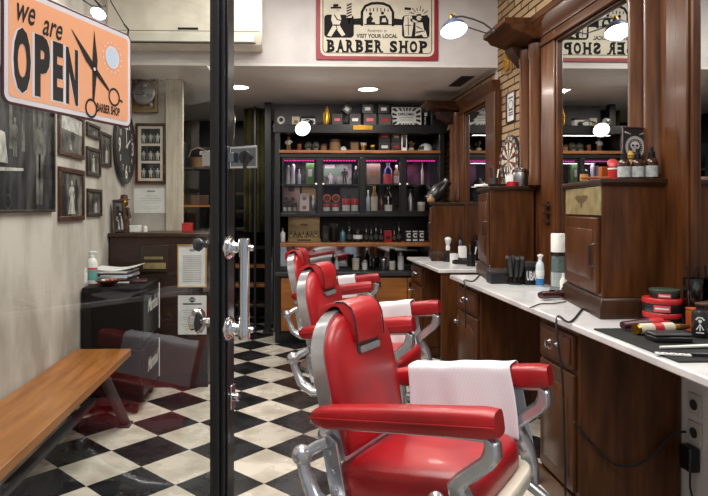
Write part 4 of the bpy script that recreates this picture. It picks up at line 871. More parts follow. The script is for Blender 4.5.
tin('small black and green topmost tin of the stack of three', x + .008, y - .004, Z0 + .115, .055, .035, mat('green_lid', '#39463a', .4))
def brush(name, label, p0, p1, segs, z):
    a = Vector((*p0, z)); c = Vector((*p1, z)); d = c - a; o = thing(name, label, 'brush', a, math.atan2(d.y, d.x)); L = d.length
    for nm, t0, t1, r0, r1, m in segs:
        n = 6; b = MB(); b.tube([(L * (t0 + (t1 - t0) * i / n), 0, max(r0, r1) if False else .021) for i in range(n + 1)], [r0 + (r1 - r0) * i / n for i in range(n + 1)], 16); b.build(nm, m, o)
    return o
q0 = onZ(617, 329.5, ZM); q1 = onZ(668, 330.5, ZM); q1 = (q1[0], q1[1] + .12)
brush('neck_brush', 'dark wine red handled brush with scarlet band on the mat', (q0[0] + .01, q0[1] - .02), (q0[0] + .20, q0[1] + .03), [('handle', 0, .62, .014, .021, MMAROON), ('band', .62, .95, .021, .021, MREDP), ('tip', .95, 1, .018, .012, MGOLD)], ZM)
q0 = onZ(633, 334, ZM)
brush('shaving_brush', 'cream and red banded wooden roller brush on the mat', (q0[0], q0[1] - .015), (q0[0] + .235, q0[1] + .03), [('end_cap', 0, .05, .02, .021, MGOLD), ('handle', .05, .3, .0205, .0205, MCREAMP), ('band', .3, .47, .0208, .0208, MREDP), ('grip', .47, .68, .0205, .019, MCREAMP), ('neck', .68, .8, .015, .012, MGOLD), ('tip', .8, 1, .014, .008, MBRN)], ZM)
q = onZ(672, 344, ZM); o = thing('black_case', 'flat black clipper case on the mat in front of the brushes', 'case', (q[0] + .02, q[1] + .05, ZM), -.06); b = MB(); b.bx(-.066, .066, -.035, .035, 0, .02); b.build('case_base', MBLKP, o, bev=.005); b = MB(); b.bx(-.066, .066, -.035, .035, .0205, .032); b.build('lid', MDGREY, o, bev=.006)
q = onZ(698, 336, ZM); zz = Z0 + .0065
o = thing('spray_can', 'black can with white emblem standing at the back of the mat', 'can', (1.53, 2.17, ZM)); MB().lathe([(.025, .001), (.027, .004), (.027, .088), (.022, .098), (0, .099)], seg=24).build('can_body', MINK, o)
b = MB(); a0 = math.atan2(-2.17, -1.53); Mf = RZ(a0) @ TR(.0285, 0, 0) @ RZ(PI / 2) @ RX(PI / 2)
stroke(b, [(-.011, .03), (0, .052), (.011, .03)], .004, Mf); stroke(b, [(0, .026), (0, .054)], .004, Mf); flat(b, disc(.006, 10, (0, .062)), Mf); stroke(b, [(-.013, .066), (-.006, .075), (.006, .075), (.013, .066)], .005, Mf); stroke(b, [(-.012, .02), (.012, .02)], .004, Mf); b.build('emblem', MPAPER, o, sm=0)
o = thing('wooden_box', 'orange brown wooden box with a brush lying on it, at the right edge', 'box', (1.615, 2.265, Z0), -.1); b = MB(); b.bx(-.05, .04, -.05, .04, .0, .085); b.build('box_body', MORANGE, o, bev=.003); b = MB(); b.bx(-.051, .041, -.051, .041, .086, .094); b.build('lid', MORANGE, o, bev=.003)
o = thing('clothes_brush', 'dark bristled brush lying on the orange wooden box', 'brush', (1.612, 2.25, Z0 + .0945), .5); b = MB(); b.box((0, 0, .022), (.1, .04, .012)); b.build('handle', MBRN, o, bev=.004); b = MB()
for i in range(9):
    for j in range(4): b.box((-.04 + .01 * i, -.014 + .0095 * j, .008), (.006, .006, .016))
b.build('bristles', MDGREY, o, sm=0)
o = thing('glass_tumbler', 'dark glass tumbler at the right edge beside the mirror', 'glass', (1.636, 2.36, Z0)); b = MB(); b.lathe([(.028, .001), (.032, .006), (.036, .2), (.033, .2), (.029, .012), (0, .01)], seg=24); b.build('glass_body', MDGLASS, o)
b = MB(); b.tube([(.005, 0, .02), (.02, .01, .25)], .004, 6); b.tube([(-.01, 0, .02), (-.02, .005, .255)], .005, 6); b.build('tools_inside', MBLKP, o)
q0 = onZ(660, 349, ZM); b = MB(); b.bar([(0, 0, .006), (.06, .005, .006), (.13, .01, .007), (.24, .02, .008)], [.008, .014, .018, .016], .008, (0, 1, 0)); tag(b.build('white_comb', MWHITE, loc=(q0[0], q0[1], ZM)), 'long plain white comb lying on the mat', 'comb')
q0 = onZ(654, 354, ZM); o = thing('cutthroat_razor', 'razor with white patterned blade and black handle on the mat', 'razor', (q0[0] + .005, q0[1] - .0, ZM), -.32); b = MB(); b.bx(0, .1, -.011, .011, .001, .005); 
b.m = 1
for i in range(7): flat(b, disc(.0042, 8, (.014 + .0125 * i, .004 * (-1) ** i)), TR(0, 0, .0055))
b.build('blade', [MPAPER, MDGREY], o, sm=0); b = MB(); b.bar([(.1, 0, .006), (.15, .006, .007), (.21, .03, .007), (.26, .045, .007)], [.01, .014, .015, .01], .01, (0, 1, 0)); b.build('handle', MBLKP, o)
# mid part of the worktop
def clipper(label, loc, rz, m1, m2):
    o = thing('hair_clipper', label, 'clipper', loc, rz, 'electric clippers on the worktops'); b = MB(); b.tube([(-.075, 0, .026), (-.05, 0, .027), (0, 0, .026), (.05, 0, .027), (.068, 0, .027)], [.018, .022, .02, .024, .021], 14, flat=(1.15, .95)); b.build('body', m1, o)
    b = MB(); b.box((.082, 0, .022), (.03, .042, .012), RY(.2)); 
    for i in range(8): b.box((.101, -.0175 + .005 * i, .019), (.012, .003, .004), RY(.2))
    b.build('blade', MSTEEL, o); b = MB(); b.box((0, 0, .047), (.03, .012, .008)); b.build('switch', m2, o); return o
x, y = onZ(553, 299, Z0); clipper('wine red and black clipper lying loose on the middle of the long worktop', (x - .015, y - .02, Z0), .3, mat('wine_plastic', '#3a1519', .25, coat=.4), MBLKP)
x, y = 1.61, 3.45; x = Xat(558, y); r = .041
o = thing('neck_strip_dispenser', 'tall clear cylinder topped by a white paper roll beside the near tower', 'dispenser', (x, y, Z0))
MB().lathe([(r, .001), (r + .003, .006), (r + .003, .02), (r, .024), (r, .225), (r - .003, .225), (r - .003, .026), (0, .024)], seg=28).build('clear_cylinder', MCLEAR, o)
MB().lathe([(r * .93, .028), (r * .93, .11), (0, .1)], seg=24).build('inner_roll', MWHITE, o); MB().lathe([(r * .9, .112), (r * .9, .2), (0, .2)], seg=24).build('grey_roll', MLABEL, o)
MB().lathe([(r * .95, .226), (r * .95, .33), (r * .9, .333), (0, .333)], seg=28).build('paper_roll', MWHITE, o)
bottle('white_tube', 'small white squeeze tube in front of the clear cylinder', 'tube', (Xat(563.5, 3.33), 3.33, Z0), [(.016, .001), (.018, .004), (.02, .07), (.006, .1), (0, .1)], MWHITE, [(.0075, .095), (.0075, .115), (0, .116)], MWHITE)
y = 3.66; x = Xat(540, y); h = .2
def trig(o):
    b = MB(); b.box((0, 0, h * .88), (.016, .018, .02)); b.tube([(-.014, 0, h * .92), (.0, 0, h * .96), (.016, 0, h * .93)], .008, 8); b.build('spray_head', MWHITE, o)
bottle('spray_bottle', 'clear spray bottle with blue liquid on the long worktop', 'bottle', (x, y, Z0), [(.022, .001), (.025, .006), (.025, h * .62), (.02, h * .72), (.011, h * .78), (.011, h * .84), (0, h * .84)], MSOFTBLUE, [(.0252, .006), (.0255, .007), (.0255, h * .24), (.0252, h * .245)], MBLUE, (.0254, h * .34, h * .5), MPAPER, extra=trig, parts=('bottle_body', 'blue_liquid'))
def blackbox(label, px0, px1, py0, Y, dep, txt=None):
    x0, x1 = Xat(px0, Y), Xat(px1, Y); h = Zat((px0 + px1) / 2, py0, Y) - Z0; o = thing('black_box', label, 'box', ((x0 + x1) / 2, Y + dep / 2, Z0)); w = (x1 - x0) / 2
    b = MB(); b.bx(-w, w, -dep / 2, dep / 2, 0, h * .78); b.build('box_body', MBLKP, o, bev=.003); b = MB(); b.bx(-w - .002, w + .002, -dep / 2 - .002, dep / 2 + .002, h * .79, h); b.build('lid', MDGREY, o, bev=.003)
    if txt: b = MB(); put_text(b, txt, -w * .8, w * .8, h * .2, h * .6, TR(0, -dep / 2 - .001, 0) @ FRONT, bold=.03); b.build('printed_label', MPAPER, o, sm=0)
blackbox('low black box at the foot of the middle tower, nearest the aisle', 491, 509, 271, 3.78, .09)
blackbox('black box with white lettering beside the spray bottle', 525.5, 537, 262, 3.72, .09, 'UBA')
def clip_stand(label, px, Y, n):
    o = thing('clipper_stand', label, 'stand', (Xat(px, Y), Y, Z0)); b = MB(); b.lathe([(.045, 0), (.045, .012), (.02, .02), (.012, .05), (.012, .1)], seg=20); b.build('stand_base', MBLKP, o)
    for i in range(n):
        a = i * 2 * PI / n + .4; b = MB(); c = Vector((.03 * math.cos(a), .03 * math.sin(a), .05)); e = Vector((.045 * math.cos(a), .045 * math.sin(a), .16)); b.tube([c, c.lerp(e, .5), e], [.014, .018, .015], 10); b.build('clipper', (MBLKP, MDGREY)[i % 2], o)
        b = MB(); b.box(e + Vector((0, 0, .008)), (.022, .022, .016), RZ(a)); b.build('clipper_blade', MSTEEL, o)
clip_stand('black stand full of clippers in front of the middle tower', 515, 3.77, 6)
o = root_on('comb_rack', 'small dark rack of three combs on the mirror frame above the spray bottle', 'rack', TR(1.6445, 3.695, Zat(550, 213, 3.7)) @ ONRIGHT); b = MB(); b.bx(-.008, .008, -.07, .07, 0, .008); b.build('backing_strip', MINK, o)
for k in (-1, 0, 1):
    b = MB(); b.bx(-.04, .04, k * .05 - .008, k * .05 + .004, .008, .02); b.build('comb', MINK, o, bev=.002)
# far worktop
x, y = Xat(448, 5.4), 5.4
o = thing('shaving_stand', 'black shaving stand with a white bristle brush on the far worktop', 'stand', (x, y, Z0)); MB().lathe([(.05, 0), (.05, .02), (.02, .03), (.012, .08), (.012, .1)], seg=20).build('stand_base', MBLKP, o); MB().lathe([(.018, .1), (.02, .13), (.014, .15), (.022, .16), (.03, .2), (.02, .215), (0, .22)], seg=18).build('brush', MPAPER, o)
bottle('black_bottle', 'slim black bottle left of the shaving stand on the far worktop', 'bottle', (Xat(435, 5.55), 5.55, Z0), [(.03, .001), (.032, .005), (.032, .12), (.015, .15), (0, .15)], MBLKP, [(.016, .148), (.014, .2), (0, .2)], MDGREY)
bottle('white_jar', 'low white jar on the far worktop', 'jar', (Xat(454, 5.18), 5.18, Z0), [(.032, .001), (.035, .005), (.035, .065), (0, .065)], MWHITE, [(.036, .064), (.036, .085), (0, .086)], MPAPER, parts=('jar_body', 'lid'))
bottle('white_cup', 'tall white paper roll on the far worktop', 'roll', (Xat(462.5, 5.2), 5.2, Z0), [(.036, .001), (.036, .15), (.012, .15), (.012, .146), (0, .146)], MWHITE, [(.0365, .001), (.037, .002), (.037, .05), (.0365, .051)], MDGREY, parts=('roll_body', 'base_ring'))
bottle('blue_black_bottle', 'navy bottle behind the white roll on the far worktop', 'bottle', (Xat(460, 5.4), 5.4, Z0), [(.03, .001), (.03, .17), (.012, .2), (0, .2)], mat('navy', '#16182e', .2), [(.013, .198), (.013, .24), (0, .24)], MBLKP)
cup_with('black cup of scissors at the near end of the far worktop', 471, 4.95, Z0, MBLKP, 4, .1, .035, 'tool_cup')
x, y = onZ(459, 265, Z0); clipper('black clipper lying on the far worktop', (x + .02, y, Z0), .2, MBLKP, MDGREY)
# ------------------------------------------------------------------ cords and sockets
def cord(label, pts, r=.0045, name='power_cable', grp=None):
    P = [Vector(p) for p in pts]; out = []
    for i in range(len(P) - 1):
        p0, p1, p2, p3 = P[max(i - 1, 0)], P[i], P[i + 1], P[min(i + 2, len(P) - 1)]
        for k in range(8):
            t = k / 8; out.append(.5 * ((2 * p1) + (-p0 + p2) * t + (2 * p0 - 5 * p1 + 4 * p2 - p3) * t * t + (-p0 + 3 * p1 - 3 * p2 + p3) * t ** 3))
    out.append(P[-1]); c = P[0].copy(); o = MB(TR(-c.x, -c.y, -c.z)).tube(out, r, 8).build(name, MRUB, loc=c); return tag(o, label, 'cord', grp)
def oz(px, py, z=CT + .0055): x, y = onZ(px, py, z); return (x, y, z)
cord('black cord from the near tower over the worktop edge and down the pedestal', [oz(594, 296), oz(583, 308), oz(570, 322), (1.21, 2.62, CT + .005), (1.186, 2.585, .80), (1.20, 2.56, .6), (1.205, 2.55, .3), (1.20, 2.53, .05)])
cord('thin black cord trailing from the loose clipper', [oz(566, 301.5), oz(553, 303.5), oz(540, 304), oz(530, 308)], .003)
cord('black cord sagging across the side of the nearest pedestal to the socket', [(1.225, 2.505, .43), (1.33, 2.505, .31), (1.40, 2.50, .25), (1.50, 2.5, .25), (1.58, 2.5, .31), (1.64, 2.49, .38), (1.675, 2.46, .40)], .005)
cord('black cord looping over the far end of the long worktop', [oz(492, 270), oz(482, 273), oz(473, 281), (1.195, 3.95, CT + .004), (1.185, 3.9, .8), (1.19, 3.9, .55)], .004)
for i, (y, z, lab) in enumerate(((2.435, .52, 'upper white double wall socket under the worktop'), (2.435, .405, 'lower white wall socket with a black plug'))):
    o = root_on('wall_socket', lab, 'socket', TR(XR - .0005, y, z) @ ONRIGHT, 'wall sockets under the worktop'); b = MB(); b.bx(-.04, .04, -.045, .045, 0, .01); b.build('plate', mat('socket_grey', '#b9b6b0', .4), o, bev=.003); b = MB(); b.lathe([(.022, .01), (.022, .0125), (.018, .0125), (.016, .0105), (0, .0105)], seg=20); b.build('outlet', MDGREY, o)
o = root_on('power_adapter', 'black power adapter hanging below the sockets', 'adapter', TR(XR - .002, 2.44, .30) @ ONRIGHT); b = MB(); b.bx(-.035, .035, -.05, .05, .0, .045); b.build('adapter_body', MBLKP, o, bev=.006); b = MB(); b.tube([(0, -.05, .02), (.0, -.12, .02), (.02, -.2, .015), (.02, -.28, .012)], .004, 8); b.build('lead', MRUB, o)
# ================================================================== BARBER CHAIRS
TILT = .15; PZ = .45
def make_chair(label):
    o = thing('barber_chair', label, 'chair', (0, 0, 0), 0, 'vintage red barber chairs')
    T = TR(0, 0, PZ) @ RY(-TILT)
    # floor base and pump
    MB().lathe([(.29, 0), (.3, .012), (.29, .035), (.2, .055), (.09, .075), (.075, .11), (0, .11)], seg=40).build('floor_base', MALU, o)
    MB().lathe([(.06, .1), (.06, .3), (.085, .31), (.085, .34), (0, .34)], seg=28).build('pump_column', MCHR, o)
    b = MB(); b.tube([(.05, -.07, .14), (.04, -.2, .18), (.0, -.3, .26)], .011, 10); b.ball((0, -.31, .275), .022); b.build('pump_lever', MCHR, o)
    # seat
    def se(a, c, n, k=40, u0=0):
        out = []
        for i in range(k):
            t = 2 * PI * i / k; x, y = math.cos(t), math.sin(t); out.append((u0 + a * math.copysign(abs(x) ** (2 / n), x), c * math.copysign(abs(y) ** (2 / n), y)))
        return out
    b = MB(T); b.pillow(se(.294, .283, 5, u0=.004), [(.9, -.118), (.985, -.113), (1, -.09), (1, -.075), (.985, -.068), (.85, -.066)]); b.build('seat_rim', MCREAM, o)
    b = MB(T); b.pillow(se(.13, .13, 3), [(1.2, -.135), (1.5, -.16), (.9, -.18), (.8, -.2)]); b.build('seat_mount', MALU, o)
    b = MB(T); b.pillow(se(.268, .255, 5.5, u0=-.004, k=48), [(.96, -.066), (.99, -.055), (1.0, -.02), (1, .0), (.985, .018), (.93, .032), (.8, .043), (.5, .052), (.02, .055)]); b.build('seat_cushion', MRED, o, sm=70)
    # backrest, reclined
    BT = T @ TR(-.235, 0, .045) @ RY(-.07)        # local x forward, y across, z up
    W_ = BT @ Matrix(((0, 0, 1, 0), (1, 0, 0, 0), (0, 1, 0, 0), (0, 0, 0, 1)))   # outline (across, up) with depth forward
    hgt = .515
    def outline(k, w0, w1, zb, zt, n=18):
        pts = [(-w0, zb), (w0, zb), (w1, zb + (zt - zb) * .35)]; zc = zt - w1 * .82
        for i in range(n + 1):
            a = PI * i / n; c, s_ = math.cos(a), math.sin(a); pts.append((w1 * math.copysign(abs(c) ** .85, c), zc + (zt - zc) * abs(s_) ** .85))
        return pts + [(-w1, zb + (zt - zb) * .35)]
    oo = outline(0, .225, .25, .0, hgt); oi = outline(0, .215, .238, .012, hgt - .012)
    b = MB(); b.rings([[(x, y, -.028) for x, y in oo], [(x, y, -.028) for x, y in oi], [(x, y, .024) for x, y in oi], [(x, y, .026) for x, y in oo], [(x, y, -.028) for x, y in oo]], cap=False, M=W_); band = b.build('backrest_band', MALU, o, sm=50)
    b = MB(); b.pillow(oi, [(.97, -.026), (1, -.02), (1, .02), (.985, .038), (.93, .05), (.75, .062), (.4, .068), (.02, .07)], M=W_); back = b.build('backrest', MRED, o, sm=70)
    b = MB(); b.pillow(rrect(.17, .036, .015), [(1, .05), (1, .0705), (.02, .0705)], M=W_ @ TR(0, hgt - .163, 0)); b.build('slot', MINK, back)
    b = MB(); b.rings([[(x * .9, y * .5 + .002, .071) for x, y in rrect(.165, .05, .012)], [(x * .9, y * .5 + .002, .078) for x, y in rrect(.165, .05, .012)]], M=W_ @ TR(0, hgt - .168, 0)); b.build('slot_bar', MALU, back)
    # headrest flap folded over the top of the back
    hw = .104; path = [(.074, hgt - .132), (.086, hgt - .135), (.092, hgt - .10), (.096, hgt - .05), (.088, hgt - .01), (.062, hgt + .016), (.025, hgt + .022), (-.02, hgt + .018), (-.06, hgt + .005), (-.068, hgt - .05)]
    prof = []
    for (d_, z_) in path: prof.append((d_, z_))
    inner = [(d_ * .55 + .0, z_ - .012 if z_ > hgt - .02 else z_ + .004) for d_, z_ in path][::-1]
    sec = prof + inner; rs = []
    for u, k in ((-1, .93), (-.97, .985), (-.9, 1), (0, 1.015), (.9, 1), (.97, .985), (1, .93)):
        cx_ = sum(p[0] for p in sec) / len(sec); cz_ = sum(p[1] for p in sec) / len(sec)
        rs.append([(u * hw * (1 - .06 * (q[1] < hgt - .09)), cz_ + (q[1] - cz_) * k, cx_ + (q[0] - cx_) * k) for q in sec])
    b = MB(); b.rings(rs, M=W_); b.build('headrest', MRED, back, sm=60)
    for s in (-1, 1):
        b = MB(); b.tube([W_ @ Vector((s * (hw + .0), z_, d_)) for d_, z_ in path[1:7]], .0028, 6); b.build('headrest_piping', MINK, back)
    for s in (-1, 1):
        # hinge plate on the back with bolts
        b = MB(); b.xf = BT; y = s * .247
        b.rings([[(-.04, y, -.11), (.022, y, -.11), (.022, y, .07), (-.01, y, .1), (-.04, y, .07)], [(-.04, y + s * .012, -.11), (.022, y + s * .012, -.11), (.022, y + s * .012, .07), (-.01, y + s * .012, .1), (-.04, y + s * .012, .07)]])
        for z in (-.09, -.025, .04): b.lathe([(.011, 0), (.010, .005), (0, .008)], (-.012, y + s * .012, z), 10, RX(-s * PI / 2))
        b.build('hinge_plate', MALU, o, bev=.003)
        # padded arm
        L0, L1 = -.285, .375; n = 16; rs = []
        for i in range(n + 1):
            t = i / n; u = L0 + (L1 - L0) * t; w_ = .041 + .006 * t; hh = .036 + .006 * t; e = 1
            if i == 0: e = .45
            if i == 1: e = .85
            if i == n: e = .86
            u += (.012 if i == 0 else 0)
            cen = Vector((u, s * .298, .268 - .042 - .01 * (1 - t) ** 3))
            r = []
            for k in range(20):
                a = 2 * PI * k / 20; x, y = math.cos(a), math.sin(a); r.append(cen + Vector((0, w_ * e * math.copysign(abs(x) ** .55, x), hh * e * math.copysign(abs(y) ** .5, y))))
            rs.append(r)
        b = MB(T); b.rings(rs); pad = b.build('arm_pad', MRED, o, sm=60)
        b = MB(T); b.tube([Vector((L0 + .03 + (L1 - L0 - .03) * i / 12, s * (.298 + .0475), .2255)) for i in range(13)], .0022, 6); b.build('seam', MRED, pad)
        # cast arm support: flange, drop, diagonal, foot
        pts = [(.16, .19), (.33, .187), (.345, .165), (.34, .135), (.325, .115), (.24, .06), (.222, .04), (.226, .01), (.25, -.04), (.258, -.1), (.25, -.17)]
        b = MB(T); b.bar([(u, s * .298, w) for u, w in pts], [.05, .055, .058, .058, .058, .058, .06, .06, .058, .056, .058], [.016, .024, .042, .05, .046, .044, .054, .056, .05, .046, .05], (0, 1, 0)); b.build('arm_support', MALU, o, bev=.003)
        b = MB(T); b.bar([(-.27, s * .298, .205), (-.1, s * .298, .188), (.18, s * .298, .188)], .05, .012, (0, 1, 0)); b.build('arm_rail', MALU, o, bev=.002)
        # side casting: ball joint behind, sweeping under the seat to the front knob
        b = MB(T); b.tube([(-.33, s * .31, .08), (-.325, s * .31, .03), (-.30, s * .308, -.05), (-.24, s * .305, -.10), (-.1, s * .30, -.115), (.05, s * .30, -.09), (.14, s * .30, -.03)], [.026, .024, .03, .032, .028, .026, .022], 14, flat=(.8, 1.15)); b.ball((-.33, s * .31, .085), .036, 20); b.ball((.15, s * .305, -.012), .028, 20)
        b.tube([(-.33, s * .31, .085), (-.28, s * .275, .11), (-.25, s * .262, .12)], .02, 10); b.build('side_casting', MALU, o)
        b = MB(T); b.bar([(.22, s * .24, -.12), (.36, s * .22, -.22), (.47, s * .2, -.34)], .035, .03, (0, 1, 0)); b.build('footrest_arm', MALU, o, bev=.004)
    b = MB(T); b.bar([(.43, -.23, -.35), (.43, .23, -.35)], .16, .022, Vector((.8, 0, .6))); 
    for i in range(6): b.tube([(.38 + .02 * i, -.2, -.372 + .0155 * i), (.38 + .02 * i, .2, -.372 + .0155 * i)], .006, 6)
    b.build('footrest', MALU, o, bev=.004)
    return o
CH1 = ((.522, 2.13, -.008), -.645); CH2 = ((.497, 3.46, .015), -.47); CH3 = ((.435, 5.02, .0), -.25)
ch = make_chair('nearest red leather barber chair with bright cast arms, striped towel on its far arm'); ch.location, ch.rotation_euler = CH1[0], (0, 0, CH1[1])
dup(ch, CH2[0], CH2[1], 'middle of the three red barber chairs, between the other two')
dup(ch, CH3[0], CH3[1], 'farthest red barber chair, in front of the black shelves')
def towel(label, chair, u0, u1, hin, hout, m, amp=1.0, side=1, seed=0):
    """cloth folded over an arm: cross path inner hang -> over pad -> outer hang, swept along the arm"""
    rnd = random.Random(seed); (cx_, cy_, cz_), th = chair; T = TR(cx_, cy_, cz_) @ RZ(th) @ TR(0, 0, PZ) @ RY(-TILT)
    nu, na = 34, 12; hw, zt, zb = .056, .277, .19
    path = []
    for i in range(na): path.append((-1, 1 - i / na))           # inner hang from its hem upward
    for i in range(9): path.append((0, i / 8))
    for i in range(1, na + 1): path.append((1, i / na))
    rows = []; uv = []
    ph = rnd.uniform(0, 6)
    for i in range(nu + 1):
        t = i / nu; u = u0 + (u1 - u0) * t; r = []
        wob = math.sin(t * 11 + ph) * .6 + math.sin(t * 23 + ph * 2) * .4
        hi = hin * (1 + .04 * math.sin(t * 3 + ph)) * (.93 + .12 * t); ho = hout * (1 + .06 * math.sin(t * 4 + ph))
        for k, s in path:
            if k == -1: y = side * (.298 - hw - .012 * s - .018 * s * wob * amp * .7); z = zb + .06 - s * hi; uu = u + .02 * s * (t - .5) * amp + .01 * s * math.sin(ph + s * 3)
            elif k == 1: y = side * (.298 + hw + .008 * s + .018 * s * wob * amp * .7); z = zb + .06 - s * ho; uu = u + .02 * s * (t - .5)
            else:
                a = PI * (1 - s); y = side * (.298 + hw * math.copysign(abs(math.cos(a)) ** .5, math.cos(a))); z = zb + .06 + (zt - zb - .06) * abs(math.sin(a)) ** .5 + .003 * wob * amp; uu = u
            r.append(Vector((uu, y, z))); 
        rows.append(r)
    # vertical part hangs straight down in the world although the arm is tilted
    c = T @ Vector(((u0 + u1) / 2, side * .298, zt)); b = MB(TR(-c.x, -c.y, -c.z) @ T); b.rings(rows, cap=False, closed=False); o = b.build('towel', m, loc=c, sm=80)
    ul = o.data.uv_layers.new(name='UVMap'); n = len(path)
    for lp in o.data.loops: ul.data[lp.index].uv = ((lp.vertex_index // n) / nu, (lp.vertex_index % n) / n)
    sd = o.modifiers.new('thick', 'SOLIDIFY'); sd.thickness = .004; sd.offset = 1
    sb = o.modifiers.new('smooth', 'SUBSURF'); sb.levels = sb.render_levels = 1
    return tag(o, label, 'towel', 'white towels draped over chair arms')
towel('white striped towel draped over the far arm of the nearest chair', CH1, -.165, .25, .24, .36, MTOWEL, 1.0, 1, 3)
towel('plain white towel draped over the far arm of the middle chair', CH2, -.17, .215, .22, .26, MCLOTHW, .8, 1, 5)
towel('white cloth over the far arm of the farthest chair', CH3, -.2, .17, .16, .18, MCLOTHW, .8, 1, 8)
# ================================================================== BLACK SHELF UNIT (far end)
YS, YSB = 5.95, 6.440
def zs_(py): return Zat(350, py, YS)
SX0, SX1 = Xat(275, YS), 1.60
su = thing('shelf_unit', 'tall black shelf unit with glass doors and oak base cabinets at the far end', 'shelf', ((SX0 + SX1) / 2, (YS + YSB) / 2, 0)); X = rootmb(((SX0 + SX1) / 2, (YS + YSB) / 2, 0))
zTop, zT0 = zs_(124.5), zs_(133); z2, z2b = zs_(150.3), zs_(153.2); zG0, zG1 = zs_(213), zs_(154); zMid = zs_(184); zN, zNb = zs_(243.2), zs_(246.5); zC = zs_(272); zC0 = zs_(276)
for x0, x1 in ((SX0, SX0 + .05), (SX1 - .05, SX1)): MB(X).bx(x0, x1, YS, YSB, 0, zT0).build('side_panel', MBLK, su, bev=.003)
MB(X).bx(SX0 + .05, SX1 - .05, YSB - .015, YSB, zC + .002, zT0).build('back_panel', MDARKW, su)
MB(X).bx(SX0 - .02, SX1 + .02, YS - .01, YSB, zT0, zTop).build('top_shelf', MBLK, su, bev=.003)
MB(X).bx(SX0 + .04, SX1 - .04, YS - .012, YSB - .016, z2b, z2).build('pine_shelf', MSHELF, su, bev=.003)
MB(X).bx(SX0 + .051, SX1 - .051, YS, YSB - .016, zG0 - .035, zG0).build('case_floor', MBLK, su, bev=.003)
MB(X).bx(SX0 + .051, SX1 - .051, YS + .03, YSB - .016, zMid - .012, zMid).build('case_shelf', MBLK, su)
MB(X).bx(SX0 + .051, SX1 - .051, YS, YS + .03, zG1 - .035, zG1).build('case_top_rail', MBLK, su, bev=.003)
bays = [(Xat(282, YS), Xat(317.3, YS)), (Xat(322, YS), Xat(359.5, YS)), (Xat(365, YS), Xat(401, YS)), (Xat(406, YS), SX1 - .05)]
for (a, b_), (c, d_) in zip(bays[:-1], bays[1:]): MB(X).bx(b_, c, YS - .002, YS + .04, zG0, zG1 - .036).build('case_post', MBLK, su, bev=.002)
for i, (a, b_) in enumerate(bays):
    f = MB(X); f.bx(a, b_, YS + .012, YS + .03, zG1 - .06, zG1 - .036); f.bx(a, b_, YS + .012, YS + .03, zG0, zG0 + .02); f.bx(a, a + .012, YS + .012, YS + .03, zG0 + .02, zG1 - .06); f.bx(b_ - .012, b_, YS + .012, YS + .03, zG0 + .02, zG1 - .06); dr = f.build('glass_door', MBLK, su, bev=.002)
    MB(X).add([(a + .012, YS + .02, zG0 + .02), (b_ - .012, YS + .02, zG0 + .02), (b_ - .012, YS + .02, zG1 - .06), (a + .012, YS + .02, zG1 - .06)], [(0, 1, 2, 3)]).build('door_pane', MCASEG, dr, sm=0)
    kx = b_ - .012 if i % 2 == 0 else a + .012; MB(X).lathe([(.006, 0), (.006, .01), (.011, .016), (.009, .024), (0, .026)], (kx, YS + .012, zMid), 14, RX(PI / 2)).build('door_knob', MWHITE, dr)
    if i < 4: 
        f = MB(X)
        for k in range(12): f.bx(a + .02 + (b_ - a - .04) * k / 12, a + .02 + (b_ - a - .04) * (k + .6) / 12, YS + .06, YS + .07, zG1 - .066, zG1 - .056)
        f.build('light_strip', MPINKLED, su, sm=0)
MB(X).bx(SX0 + .05, SX1 - .05, YS - .012, YSB - .016, zNb, zN).build('pine_shelf', MSHELF, su, bev=.003)
MB(X).bx(SX0 + .052, SX1 - .052, YSB - .022, YSB - .017, zC + .01, zNb - .01).build('mirror_back', mat('aged_mirror', '#b8bbbb', .05, 1), su, sm=0)
MB(X).bx(SX0 - .005, SX1 + .01, YS - .02, YSB, zC0, zC).build('base_top', MDGREY, su, bev=.004)
MB(X).bx(SX0 + .051, SX1 - .051, YS + .02, YSB - .016, .1, zC0 - .001).build('base_body', MBLK, su)
MB(X).bx(SX0 + .051, SX1 - .051, YS + .005, YSB - .05, 0, .1).build('plinth', MBLK, su)
dw = (SX1 - SX0 - .11) / 5
for i in range(5):
    x0 = SX0 + .055 + dw * i; f = MB(X); f.bx(x0 + .004, x0 + dw - .004, YS, YS + .02, .12, zC0 - .02); dr = f.build('oak_door', MOAK, su, bev=.004)
    for z in (.22, .55): f = MB(X); f.bx(x0 + dw - .05, x0 + dw - .012, YS - .005, YS, z, z + .05) if i == 0 else f.bx(x0 + .012, x0 + .05, YS - .005, YS, z, z + .05); f.build('hinge', MINK, dr)
# ------------------------------------------------------------------ small things on the shelves
Yi = 6.200
def geo(px0, px1, py0, zb, Y): x0, x1 = Xat(px0, Y), Xat(px1, Y); return (x0 + x1) / 2, x1 - x0, max(.01, Zat((px0 + px1) / 2, py0, Y) - zb)
def boxi(name, label, cat, px0, px1, py0, zb, m, m2=None, dep=.1, Y=Yi, group=None, rz=0, lidm=None, patch=(.5, .3, .5), ry=0, dz=0):
    x, w, h = geo(px0, px1, py0, zb + dz, Y); o = thing(name, label, cat, (x, Y, zb + dz), rz, group); b = MB(RY(ry)); 
    b.bx(-w / 2, w / 2, -dep / 2, dep / 2, .0008, h * (.8 if lidm else 1)); b.build('box_body', m, o, bev=min(.003, w * .06))
    if lidm: MB(RY(ry)).bx(-w / 2 - .001, w / 2 + .001, -dep / 2 - .001, dep / 2 + .001, h * .8, h).build('lid', lidm, o, bev=.002)
    if m2: a, c, e = patch; b = MB(RY(ry)); b.bx(-w * a / 2, w * a / 2, -dep / 2 - .0025, -dep / 2 - .0015, h * (e - c / 2), h * (e + c / 2)); b.build('front_label', m2, o, sm=0)
    return o
